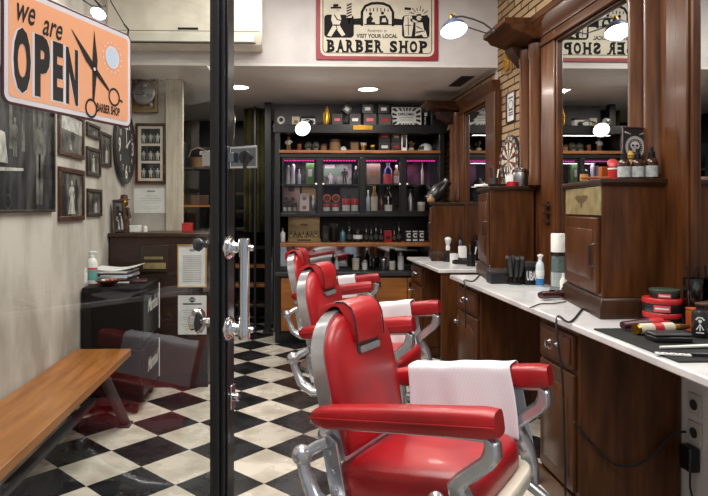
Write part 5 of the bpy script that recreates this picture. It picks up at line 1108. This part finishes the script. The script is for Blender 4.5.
def boti(name, label, px0, px1, py0, zb, m, mc, ml=None, Y=Yi, group=None, cat='bottle', neck=.38, capf=.16, sh=.62, lab=(.1, .45), seg=16):
    x, w, h = geo(px0, px1, py0, zb, Y); r = w / 2; hb = h * (1 - capf)
    return bottle(name, label, cat, (x, Y, zb), [(r * .9, .0008), (r, .004), (r, h * sh), (r * neck, h * (sh + .14)), (r * neck, hb), (0, hb)], m, [(r * neck * 1.1, hb - .003), (r * neck * 1.1, h * .99), (0, h)], mc, (r * 1.01, h * lab[0], h * lab[1]) if ml else None, ml, group, seg)
def jari(name, label, px0, px1, py0, zb, m, ml, Y=Yi, group=None, cat='jar', lf=.25):
    x, w, h = geo(px0, px1, py0, zb, Y); r = w / 2
    return bottle(name, label, cat, (x, Y, zb), [(r * .92, .0008), (r * .97, .004), (r * .97, h * (1 - lf)), (0, h * (1 - lf))], m, [(r, h * (1 - lf) - .002), (r, h * .97), (r * .95, h), (0, h)], ml, None, None, group, 18, parts=('jar_body', 'lid'))
# --- top shelf
x, w, h = geo(276, 286, 113, zTop, Yi)
o = thing('security_camera', 'white round camera on a stand, left end of the top shelf', 'camera', (x, Yi, zTop)); MB().lathe([(.05, .0005), (.048, .012), (.02, .025), (.016, .04)], seg=24).build('stand', MWHITE, o); b = MB(); b.ball((0, 0, .075), .042, 20); b.m = 1; b.lathe([(.022, .03), (.022, .041), (0, .043)], (0, 0, .075), 18, RX(PI / 2)); b.build('camera_head', [MWHITE, MINK], o)
boxi('cream_box', 'small cream box beside the white camera on the top shelf', 'box', 292, 299.5, 117, zTop, MCREAMP, MTAN, .06)
o = boxi('instant_camera', 'white and black boxy camera on the top shelf behind the lamp', 'camera', 301, 315, 117, zTop, MWHITE, None, .08, lidm=MINK); x, w, h = geo(301, 315, 117, zTop, Yi); MB().lathe([(.024, 0), (.022, .02), (.014, .022), (0, .018)], (.025, -.04, h * .4), 18, RX(PI / 2)).build('lens', MINK, o)
x, w, h = geo(321, 331, 103.5, zTop, Yi)
o = thing('hand_trophy', 'golden flame shaped hand trophy on the top shelf', 'trophy', (x, Yi, zTop)); MB().bx(-w / 2, w / 2, -.035, .035, .0008, .03).build('trophy_base', MBRN, o, bev=.003)
b = MB()
b.tube([(0, 0, .028), (-.005, 0, .07), (0, 0, .12), (.01, 0, .16)], [.024, .032, .03, .02], 12, flat=(1, .6))
for dx, zt, zb in ((-.022, .16, .09), (-.006, .2, .11), (.008, .225, .12), (.022, .19, .11), (.036, .14, .08)): b.tube([(dx * .6, 0, zb - .03), (dx, -.004, (zb + zt) / 2), (dx * .9 + .004, -.01, zt)], [.011, .01, .005], 8)
b.build('golden_hand', MGOLD, o)
GB = 'dark product boxes on the black shelves'
for (a, c, t), lv, lab, pm in (((331.5, 342, 114.3), 0, 'dark product box next to the gold trophy', MPINK), ((349, 360, 114.3), 0, 'second dark box of the lower row, left of the gold plate', MPAPER), ((363, 375.5, 114.3), 0, 'wide dark box behind the gold plate, lower row', MPINK), ((378, 390.5, 114.8), 0, 'rightmost dark box of the lower row with red label, beside the striped print', MRED)):
    boxi('product_box', lab, 'box', a, c, t, zTop, MGREY, pm, .1, group=GB, patch=(.55, .22, .55))
zr = Zat(369, 114.3, Yi)
for (a, c, t), lab, r in (((361.5, 372.5, 105), 'black box with pale print, left one stacked on the upper row', 0), ((377.5, 388.5, 105.3), 'black box with pale print, right one stacked on the upper row', 0)):
    boxi('product_box', lab, 'box', a, c, t, zr + .0015, MDGREY, MPAPER, .09, group=GB, patch=(.5, .35, .5))
x = Xat(346.5, Yi); M_ = .082
o = thing('product_box', 'dark box balanced on its corner between two lower boxes', 'box', (x, Yi, zr - .012), 0, GB); b = MB(TR(0, 0, .058) @ RY(.62)); b.bx(-.041, .041, -.04, .04, -.041, .041); b.build('box_body', MDGREY, o, bev=.003); b = MB(TR(0, 0, .058) @ RY(.62)); b.bx(-.022, .022, -.0425, -.0415, -.018, .018); b.build('front_label', MPAPER, o, sm=0)
X_, zc, w, h = front_rect(353, 372.5, 125.3, 129.8, YS - .012)
tag(MB().bx(-w / 2, w / 2, -.004, 0, -h / 2, h / 2).build('gold_plate', MGOLD, loc=(X_, YS - .0105, zc), bev=.001), 'small gold name plate fixed to the edge of the top shelf', 'plate')
X_, zc, w, h = front_rect(391.5, 421, 105, 125.6, Yi)
def d_rays(p, w, h, M):
    def edge(a): k = min(w / 2 / max(1e-6, abs(math.cos(a))), h / 2 / max(1e-6, abs(math.sin(a)))); return (k * math.cos(a), k * math.sin(a))
    for i in range(18):
        a = 2 * PI * i / 18 + .1; p.m = 1 if i % 3 else 2; e0, e1 = edge(a - .09), edge(a + .09); flat(p, [(e0[0] * .6, e0[1] * .6), e0, e1, (e1[0] * .6, e1[1] * .6)], M, .0003)
    p.m = 0; flat(p, [(-w * .34, -h * .3), (w * .34, -h * .3), (w * .34, h * .34), (-w * .34, h * .34)], M, .0005)
    p.m = 1; put_text(p, 'DIPLOMA', -w * .28, w * .28, h * .1, h * .24, TR(0, 0, .0008) @ M, bold=.03); flat(p, [(-w * .25, -h * .02), (w * .25, -h * .02), (w * .25, 0), (-w * .25, 0)], TR(0, 0, .0008) @ M); flat(p, [(-w * .2, -h * .14), (w * .2, -h * .14), (w * .2, -h * .12), (-w * .2, -h * .12)], TR(0, 0, .0008) @ M)
picture('framed diploma with dark and red sunburst stripes on the top shelf', TR(X_, Yi, zTop + h / 2 + .0015) @ RX(PI / 2 - .06), w, h, .006, MWHITE, d_rays, [MPAPER, MINK, MMAROON], .012)
x, w, h = geo(430, 447, 108, zTop, Yi)
o = thing('loudspeaker', 'dark square loudspeaker with a round cone, right end of the top shelf', 'speaker', (x, Yi, zTop)); MB().bx(-w / 2, w / 2, -.05, .08, .0008, h).build('cabinet', MDGREY, o, bev=.006); MB().lathe([(.075, 0), (.078, .01), (.068, .012), (.03, .0), (.02, .006), (0, .01)], (0, -.05, h * .48), 28, RX(PI / 2)).build('cone', MINK, o)
x, w, h = geo(423, 429, 113, zTop, Yi); bottle('black_flask', 'slim black flask between the diploma and the loudspeaker', 'bottle', (x, Yi, zTop), [(w / 2, .0008), (w / 2, h * .7), (w * .2, h * .8), (0, h * .8)], MBLKP, [(w * .25, h * .78), (w * .25, h), (0, h)], MPAPER)
# --- pine shelf
x, w, h = geo(285, 292, 134.5, z2, Yi)
o = thing('figurine', 'small standing man figurine in white shirt on the pine shelf', 'figurine', (x, Yi, z2)); b = MB(); b.tube([(-.012, 0, .005), (-.012, 0, .05), (-.008, 0, .085)], [.011, .012, .014], 10); b.tube([(.012, 0, .005), (.012, 0, .05), (.008, 0, .085)], [.011, .012, .014], 10); b.box((0, 0, .004), (.06, .04, .007)); b.build('legs', MTAN, o)
b = MB(); b.tube([(0, 0, .08), (0, 0, .105), (0, 0, .13)], [.02, .025, .014], 12); b.tube([(-.02, 0, .125), (-.032, -.005, .1), (-.02, -.015, .085)], .008, 8); b.tube([(.02, 0, .125), (.034, -.005, .105), (.02, -.018, .1)], .008, 8); b.build('shirt', MWHITE, o); b = MB(); b.ball((0, 0, .148), .017); b.build('head', MSKIN, o); b = MB(); b.lathe([(.028, .156), (.018, .159), (.016, .17), (0, .172)], seg=14); b.build('hat', MBRN, o)
jari('orange_pot', 'small orange ceramic pot beside the man figurine', 297, 301.5, 144, z2, MORANGE, MTAN)
def skull(label, px0, px1, py0):
    x, w, h = geo(px0, px1, py0, z2, Yi); o = thing('ornamental_skull', label, 'skull', (x, Yi, z2), 0, 'pale ornamental skulls on the pine shelf'); r = w / 2
    b = MB(); b.ball((0, .01, h * .6), r, 20, sc=(1, 1.15, h * .4 / r)); b.box((0, -r * .55, h * .2), (r * 1.1, r * .9, h * .36), tz=1.15); b.build('cranium', MBONE, o, bev=.006)
    b = MB()
    for s in (-1, 1): b.ball((s * r * .38, -r * .98, h * .52), r * .24, 12, sc=(1, .6, 1))
    b.box((0, -r * 1.02, h * .36), (r * .2, r * .2, h * .1)); b.build('eye_sockets', MINK, o); b = MB()
    for i in range(5): b.box((-r * .4 + r * .2 * i, -r * 1.02, h * .14), (r * .16, .006, h * .16))
    b.build('teeth', MBONE, o); return o
skull('left one of two pale skull ornaments on the pine shelf', 304.5, 311.8, 141.5); skull('right one of two pale skull ornaments on the pine shelf', 312.2, 319.5, 141.5)
jari('patterned_jar', 'small dark jar with a tan band right of the skulls', 320.5, 327, 144, z2, MTAN, MBRN)
o = boti('brown_hat_box', 'wide round brown tin with dark lid on the pine shelf', 329.5, 340.5, 139.5, z2, MTAN, MBRN, cat='tin', neck=.9, sh=.6, capf=.2)
tag(MB(TR(0, 0, .028) @ RX(PI / 2 - .15)).lathe([(.012, -.004), (.019, -.006), (.028, -.005), (.028, .004), (.019, .006), (.012, .004)], seg=24).build('round_emblem', MPHW, loc=(Xat(343.5, 6.125), 6.125, z2 + .0005)), 'white ring emblem standing in front of the brown round tin', 'emblem')
boxi('tile_print', 'small cream framed square print on the pine shelf', 'print', 350, 359, 141.8, z2, MBRN, MTAN, .03, patch=(.75, .75, .5))
jari('gold_tin', 'small gold tin right of the cream square print', 360.3, 366.5, 143, z2, MGOLD, MCREAMP); jari('black_gold_tin', 'low black and gold tin beside the boxes on the pine shelf', 369.5, 376, 145, z2, MINK, MGOLD)
zr = Zat(384, 141.8, Yi)
for a, c, up, lab, pm in ((378, 389.5, 0, 'lower left of the four dark boxes on the pine shelf', MPAPER), (390.5, 400, 0, 'lower right of the four dark boxes on the pine shelf, red label', MRED), (378, 389.5, 1, 'upper left of the four dark boxes on the pine shelf, red label', MPINK), (390.5, 400, 1, 'upper right of the four dark boxes on the pine shelf', MPAPER)):
    boxi('product_box', lab, 'box', a, c, 132.3 if up else 141.8, zr + .0015 if up else z2, MDGREY, pm, .1, group=GB, patch=(.55, .25, .5))
boxi('tall_white_pack', 'tall white and black narrow pack on the pine shelf', 'box', 401.3, 406.8, 131.8, z2, MPAPER, MINK, .03, Y=6.130, patch=(.6, .55, .5))
x, w, h = geo(408, 414.5, 138, z2, Yi); o = thing('flower_pot', 'small pale pot with dried flowers on the pine shelf', 'plant', (x, Yi, z2)); MB().lathe([(.018, .0008), (.028, .03), (.03, .05), (.026, .05), (.02, .03), (0, .02)], seg=18).build('pot', MCREAMP, o); b = MB()
for i in range(7):
    a = i * 2.2; e = Vector((.028 * math.cos(a), .02 * math.sin(a), .095 + .008 * (i % 3))); b.tube([(0, 0, .03), e], .0018, 5); b.ball(e, .009, 8)
b.build('dried_flowers', MTAN, o)
x, w, h = geo(418, 433, 139, z2, Yi); o = thing('baseball_cap', 'white and black cap with dark brim on the pine shelf', 'cap', (x, Yi, z2), -.8); b = MB(); b.lathe([(.072, .0008), (.074, .03), (.065, .065), (.04, .09), (0, .1)], seg=28); b.build('crown', MPAPER, o); b = MB(); b.pillow([(.05, -.035), (.12, -.035), (.128, 0), (.12, .035), (.05, .035)], [(1, .006), (1, .011)]); b.build('brim', MINK, o); b = MB(); b.box((0, -.072, .045), (.05, .012, .035), RX(-.15)); b.build('badge', MINK, o)
x = Xat(438, Yi); o = thing('round_plaque', 'black disc with a white horseshoe emblem at the right end of the pine shelf', 'plaque', (x + .005, Yi - .02, z2 + .0008)); b = MB(TR(0, 0, .065) @ RX(PI / 2 - .1)); b.lathe([(0, -.006), (.064, -.006), (.065, .006), (0, .006)], seg=30); b.build('disc', MINK, o); b = MB(TR(0, 0, .065) @ RX(PI / 2 - .1)); stroke(b, [(.035 * math.cos(a), .035 * math.sin(a)) for a in [(-.9 + i * .25) for i in range(20)]], .012, TR(0, 0, .007)); b.build('emblem', MPAPER, o, sm=0)
# --- glass case, upper compartments
zU = zMid + .0005; Yc_ = 6.240
GC = 'things in the glass case'
for i, (a, c) in enumerate(((286, 290.3), (290.8, 295.2))):
    x, w, h = geo(a, c, 165 if i == 0 else 164, zU, Yc_); b = MB(); b.rings([[(w / 2 * math.cos(q) * k, .03 * math.sin(q) * k, z) for q in [j * PI / 8 for j in range(16)]] for k, z in ((.9, .0005), (1.05, h * .1), (.85, h * .5), (1, h * .9), (.6, h))]); tag(b.build('folded_towel', MCLOTHW, loc=(x, Yc_, zU)), ('left', 'right')[i] + ' one of two upright white rolled towels in the glass case', 'towel', 'rolled towels in the glass case')
boxi('picture_card', 'grey photo card behind the white rolled towels in the case', 'card', 283, 312, 160.5, zU, MPHG, None, .01, Y=6.360); boxi('green_pack', 'green and white pack in the first glass compartment', 'box', 306, 314, 161, zU, MGREEN, MPAPER, .05, Y=6.260)
boti('small_flask', 'tiny clear flask between towels and green pack', 297.5, 301, 169, zU, MSOFTBLUE, MWHITE, Y=Yc_)
def d_ppl(p, w, h, M): p.m = 3; flat(p, [(-w * .5, -h * .1), (w * .3, -h * .1), (w * .3, h * .35), (-w * .5, h * .35)], M, .0002); fig(p, 2, w * .25, -h * .48, h * .8, M, .4); fig(p, 1, -w * .25, -h * .48, h * .55, M, .4); p.m = 1; flat(p, [(-w * .45, h * .3), (-w * .1, h * .3), (-w * .1, h * .48), (-w * .45, h * .48)], M, .0003)
X_, zc, w, h = front_rect(323, 352, 162, 183.4, 6.300); picture('pale green photo with a dark figure standing in the second glass compartment', TR(X_, 6.300, zU + h / 2 + .002) @ RX(PI / 2 - .05), w, h, .006, MDGREY, d_ppl, [MPHOTOL, MPAPER, MINK, mat('pale_green', '#7fa083', .6)], .012)
boti('black_sprayer', 'black spray bottle at the right of the second glass compartment', 353.5, 358.5, 166, zU, MBLKP, MWHITE, Y=Yc_)
boxi('beige_pack', 'wide beige pack at the left of the third glass compartment', 'box', 366.5, 380, 162, zU, mat('beige', '#8d7d6c', .6), MTAN, .05, Y=6.280); boti('blue_bottle', 'dark blue bottle with pink label in the third glass compartment', 383.5, 392.5, 160.8, zU, mat('royal_blue', '#2a2c66', .2, coat=.3), MINK, MPINK, Y=Yc_, lab=(.05, .45))
boti('clear_jar', 'clear bottle with white label right of the dark blue bottle', 393.5, 399.5, 165, zU, MTAN, MWHITE, MPAPER, Y=Yc_)
boxi('purple_poster', 'dark purple print leaning in the fourth glass compartment', 'print', 407, 433, 159.8, zU, MPURP, None, .012, Y=6.340); boti('wall_lamp_model', 'slender white bottle in front of the purple print', 421, 424, 162, zU, MWHITE, MPAPER, Y=6.220)
# --- glass case, lower compartments
zL = zG0 + .0005
boxi('long_carton', 'pale pink carton with rectangular print lying across the tins', 'box', 283, 299.8, 186, zL, mat('pale_pink', '#a98c86', .6), MBRN, .06, Y=6.340, patch=(.35, .18, .88)); boxi('tan_carton', 'tan carton lying at the back right of the first compartment', 'box', 301.5, 315.5, 186.5, zL, MTAN, MBRN, .06, Y=6.340)
def round_tin(label, px0, px1, pyc, m, m2, Y=6.270):
    x0, x1 = Xat(px0, Y), Xat(px1, Y); r = (x1 - x0) / 2; o = thing('round_tin', label, 'tin', ((x0 + x1) / 2, Y, Zat(290, 202.5, 6.270) + .0005), 0, 'round tins standing on edge in the glass case'); b = MB(TR(0, 0, r + .001) @ RX(PI / 2)); b.lathe([(r * .96, -.02), (r, -.018), (r, .018), (r * .96, .02), (0, .02)], seg=26); b.build('tin_body', m, o); b = MB(TR(0, 0, r + .001) @ RX(PI / 2)); b.lathe([(r * .7, .0195), (r * .7, .0215), (r * .45, .0215), (r * .45, .0205), (0, .0205)], seg=22); b.build('lid_print', m2, o)
zT_ = zL + .0805
for (a, c), lab in (((282.8, 297), 'first'), ((322.8, 340.5), 'second')): boxi('display_riser', 'dark low riser box carrying round tins in the %s compartment' % lab, 'box', a, c, 202.5, zL, MDGREY, None, .07, Y=6.270)
round_tin('leftmost round tan tin on edge in the first compartment', 282.8, 288.8, 199, MTAN, MBRN); round_tin('second round tan tin on edge in the first compartment', 289.6, 295.6, 199, MTAN, MBRN)
for i, px in enumerate((284.5, 289.5, 294.5)): jari('small_cup', ('left', 'middle', 'right')[i] + ' of three small pale cups at the foot of the tan tins', px - 2, px + 2, 204.5, zL, (MPAPER, MCREAMP, MPHW)[i], MBRN, Y=6.180, lf=.3)
for i, px in enumerate((326.5, 335.5)): jari('hair_wax_jar', ('left', 'right')[i] + ' low white and red jar in front of the orange tins', px - 3.6, px + 3.6, 204, zL, MPAPER, MREDP, Y=6.180, lf=.35)
for i, lab in enumerate(('lower', 'upper')):
    boxi('white_carton', lab + ' white carton of the stack in the first glass compartment', 'box', 299.5, 309, (202.5, 194)[i], zL + (.0 if i == 0 else .098), MPAPER, MPINK, .07, Y=6.210, patch=(.4, .35, .5))
boti('steel_bottle', 'slim steel bottle at the right of the first compartment', 310.5, 315.5, 195, zL, MSTEEL, MWHITE, Y=6.210)
round_tin('left orange round tin on edge in the second compartment', 322.8, 331, 197, MORANGE, MBRN); round_tin('right orange round tin on edge in the second compartment', 331.8, 340, 197, MORANGE, MBRN)
for i, (a, c) in enumerate(((342, 350), (351, 359))): jari('red_jar', ('left', 'right')[i] + ' red lidded jar in the second glass compartment', a, c, 198.5, zL, MPAPER, MREDP, Y=6.200, group=GC, lf=.45)
boxi('grey_box_set', 'grey carton standing behind the red lidded jars', 'box', 340, 358.5, 187, zL, MDGREY, MPHG, .05, Y=6.340)
boti('white_bottle', 'thin pale bottle at the left of the third compartment', 366.3, 370, 190, zL, MPALEB, MWHITE, Y=6.220); boti('whisky_bottle', 'tan bottle with large cream label in the third compartment', 371, 377.6, 185.8, zL, MTAN, MGOLD, MCREAMP, Y=6.190, neck=.36, lab=(.08, .6))
boti('dark_red_bottle', 'small dark red bottle beside the tan bottle', 378.8, 383.6, 194, zL, MMAROON, MINK, Y=6.200); boti('black_spirit_bottle', 'black bottle with white label in the third compartment', 384.6, 392, 186.2, zL, MDGLASS, MINK, MPAPER, Y=6.180, lab=(.05, .3))
b = MB(); b.lathe([(.02, .001), (.02, .004), (.004, .008), (.004, .05), (.024, .07), (.028, .11), (.026, .11), (.021, .072), (0, .06)], seg=18); tag(b.build('wine_glass', MCLEAR, loc=(Xat(397, 6.220), 6.220, zL)), 'stemmed clear glass at the right of the third compartment', 'glass')
boti('grey_flask', 'rounded grey flask at the left of the fourth compartment', 408, 413.5, 189, zL, MSTEEL, MINK, Y=6.200); jari('white_jar', 'pale ridged jar in the fourth glass compartment', 417.5, 425, 202, zL, MCREAMP, MWHITE, Y=6.190)
boti('black_shaker', 'tall black shaker in the fourth glass compartment', 427, 431, 188, zL, MBLKP, MSTEEL, Y=6.210)
# --- open niche with bottles
zW = zN + .0005
boti('white_small_bottle', 'white bottle with tan cap, left end of the open niche', 280.2, 285.2, 228, zW, MWHITE, MTAN, Y=6.140)
x, w, h = geo(288, 320, 215.5, zW, 6.240); o = thing('wooden_display', 'pale wooden display rack holding a row of dropper bottles', 'display', (x, 6.200, zW)); b = MB(); b.bx(-w / 2, w / 2, .09, .105, .0005, h); b.bx(-w / 2, w / 2, -.06, .09, .0005, .022); b.bx(-w / 2, w / 2, -.066, -.058, .0005, .04); b.build('rack', mat('pale_wood', '#97805a', .6, col2='#7c6644', stretch=(1, 6, 6)), o, bev=.003)
b = MB(); b.bx(-w * .12, w * .12, .087, .0895, h * .62, h * .68); b.bx(-w * .2, w * .2, -.068, -.066, .012, .03); b.build('printed_marks', MBRN, o, sm=0)
for i in range(7):
    px = 291.2 + 4.1 * i; x = Xat(px, 6.170); z = zW + .0225
    ordn = ('first', 'second', 'third', 'fourth', 'fifth', 'sixth', 'seventh')[i]
    bottle('beard_oil_bottle', ordn + ' dropper bottle from the left in the wooden display rack', 'bottle', (x, 6.170, z), [(.013, .0005), (.0145, .003), (.0145, .045), (.007, .055), (0, .055)], MYEL if i % 3 == 0 else MDGLASS, [(.008, .053), (.008, .07), (.004, .074), (.004, .088), (0, .089)], MINK, (.0148, .008, .036), MBRASSP, 'dropper bottles in the display rack', 14)
specs = [('black_carton', 322.5, 328.5, 226, 'b', 'black carton right of the wooden display'), ('black_canister', 329.5, 337.8, 224, 'j', 'wide black canister in the open niche'), ('blue_tonic_bottle', 340, 345.6, 227, 'blue', 'teal blue bottle in the open niche'), ('black_pump_bottle', 346.8, 351.5, 222, 'k', 'black pump bottle left of the white labelled pack'), ('white_label_jar', 353, 362.5, 229, 'w', 'low black jar with white label in the open niche'),
         ('dark_bottle', 364.3, 368.3, 224, 'k', 'first tall dark bottle of the close row'), ('dark_bottle', 369.2, 373.2, 226, 'k', 'second tall dark bottle of the close row, slightly shorter'), ('dark_bottle', 374.1, 378, 223, 'k', 'third tall dark bottle of the close row'), ('dark_bottle', 379, 383.2, 225, 'k', 'fourth dark bottle, touching the red pack'), ('red_pack', 384, 391.4, 230.5, 'r', 'bright red small carton in the open niche'), ('amber_spray', 392.3, 396.2, 227, 'a', 'amber bottle right of the red carton'), ('dark_bottle', 397, 401.2, 222, 'k', 'tallest dark bottle right of the amber bottle')]
for nm, a, c, t, k, lab in specs:
    if k in 'br': boxi(nm, lab, 'box', a, c, t, zW, MBLKP if k == 'b' else MRED, MPHG if k == 'b' else MINK, .05, Y=6.160, patch=(.6, .3, .4))
    elif k == 'j': jari(nm, lab, a, c, t, zW, MBLKP, MDGREY, Y=6.190)
    elif k == 'w': boti(nm, lab, a, c, t, zW, MBLKP, MINK, MPAPER, Y=6.160, neck=.9, sh=.7, lab=(.25, .55))
    else: boti(nm, lab, a, c, t, zW, {'blue': mat('teal_glass', '#3d6f7e', .2, coat=.3), 'k': MDGLASS, 'a': MAMBER}[k], MINK, MPHG if k in 'ka' else None, Y=6.170, lab=(.15, .4), group='bottles in the open niche')
for i, px in enumerate((408, 414.5, 421)):
    o = boxi('square_tub', ('left', 'middle', 'right')[i] + ' white square tub marked C at the right of the open niche', 'tub', px - 2.8, px + 2.8, 230.5, zW, MDGREY, None, .05, Y=6.150, group='white square tubs in the open niche')
    x, w, h = geo(px - 2.8, px + 2.8, 230.5, zW, 6.150); b = MB(); M = TR(0, -.0275, 0) @ FRONT; put_text(b, 'C', -w * .36, w * .36, h * .38, h * .8, M, bold=.06); flat(b, [(-w * .4, h * .1), (w * .4, h * .1), (w * .4, h * .24), (-w * .4, h * .24)], M); flat(b, [(-w * .42, h * .88), (w * .42, h * .88), (w * .42, h * .96), (-w * .42, h * .96)], M); b.build('printed_label', MPAPER, o, sm=0)
# --- base top in front of the mirror back
zB = zC + .0005
for nm, a, c, t, m, ml, lab in (('cream_tin', 352, 359.5, 258, MCREAMP, MPAPER, 'cream canister left on the base top before the mirror'), ('cream_tin', 362, 367.5, 260, MPAPER, MSTEEL, 'smaller pale canister on the base top'), ('steel_canister', 380, 387.5, 258.5, MSTEEL, MCHR, 'short steel canister on the base top'), ('cream_tin', 389, 395.3, 261, MCREAMP, MPAPER, 'low cream jar between the steel canister and tall white can'), ('tall_can', 397.5, 404, 252, MPAPER, MSTEEL, 'tall pale can at the right of the base top')):
    jari(nm, lab, a, c, t, zB, m, ml, Y=6.170, cat='canister', lf=.2)
boti('clear_bottle', 'clear bottle standing left on the base top behind the chair', 334.5, 339, 257, zB, MSOFTBLUE, MWHITE, Y=6.190); boti('tall_dark_bottle', 'dark bottle behind the small pale canister on the base top', 371, 376, 253, zB, MDGLASS, MINK, Y=6.190)
# ================================================================== LIGHT AND CAMERA
def area(name, loc, sx, sy, e, col=(1, .96, .9), rot=(0, 0, 0)):
    l = bpy.data.lights.new(name, 'AREA'); l.shape = 'RECTANGLE'; l.size = sx; l.size_y = sy; l.energy = e; l.color = col
    o = bpy.data.objects.new(name, l); C.objects.link(o); o.location = loc; o.rotation_euler = rot; return o
area('ceiling_lamp_front', (.2, 1.2, 3.12), 1.6, 1.4, 78)
area('ceiling_lamp_middle', (.2, 3.3, 3.12), 1.6, 1.6, 70)
for x, y, e in ((.79, 5.55, 14), (-.38, 5.5, 12)): area('recessed_lamp', (x, y, ZC1 - .02), .16, .16, e, (1, .93, .84))
area('stair_lamp', (-.5, 7.2, 2.38), .3, .3, 5, (1, .95, .75))
area('case_lamp', (.75, 6.22, zG1 - .07), 1.3, .06, 2.0, (1, .75, .95))
area('case_fill_low', (.75, 6.2, zMid - .02), 1.3, .04, 1.2, (1, .9, .85))  # added fill so the dark lower row in the case shows
area('shelf_fill', (.75, YS + .05, zT0 - .012), 1.4, .05, 1.6)  # added fill to lift the dim pine shelf, no fitting there
area('niche_lamp', (.75, 6.2, zG0 - .045), 1.3, .06, .8)
w = bpy.data.worlds.new('world'); bpy.context.scene.world = w; w.use_nodes = True
bg = w.node_tree.nodes['Background']; bg.inputs['Color'].default_value = (.78, .86, 1, 1); bg.inputs['Strength'].default_value = .45
cam = bpy.data.cameras.new('camera'); co = bpy.data.objects.new('camera', cam); C.objects.link(co); bpy.context.scene.camera = co
co.location = (0, 0, H); co.rotation_euler = (PI / 2, 0, -YAW)
cam.sensor_fit = 'HORIZONTAL'; cam.sensor_width = 36; cam.lens = F_ / 708 * 36; cam.shift_x = (354 - CX_) / 708; cam.shift_y = -(248 - YH) / 708; cam.clip_start = .05
s = bpy.context.scene; s.view_settings.view_transform = 'Standard'; s.view_settings.look = 'None'; s.view_settings.exposure = 0
s.cycles.use_denoising = True; s.cycles.max_bounces = 10; s.cycles.transparent_max_bounces = 12; s.cycles.sample_clamp_indirect = 6
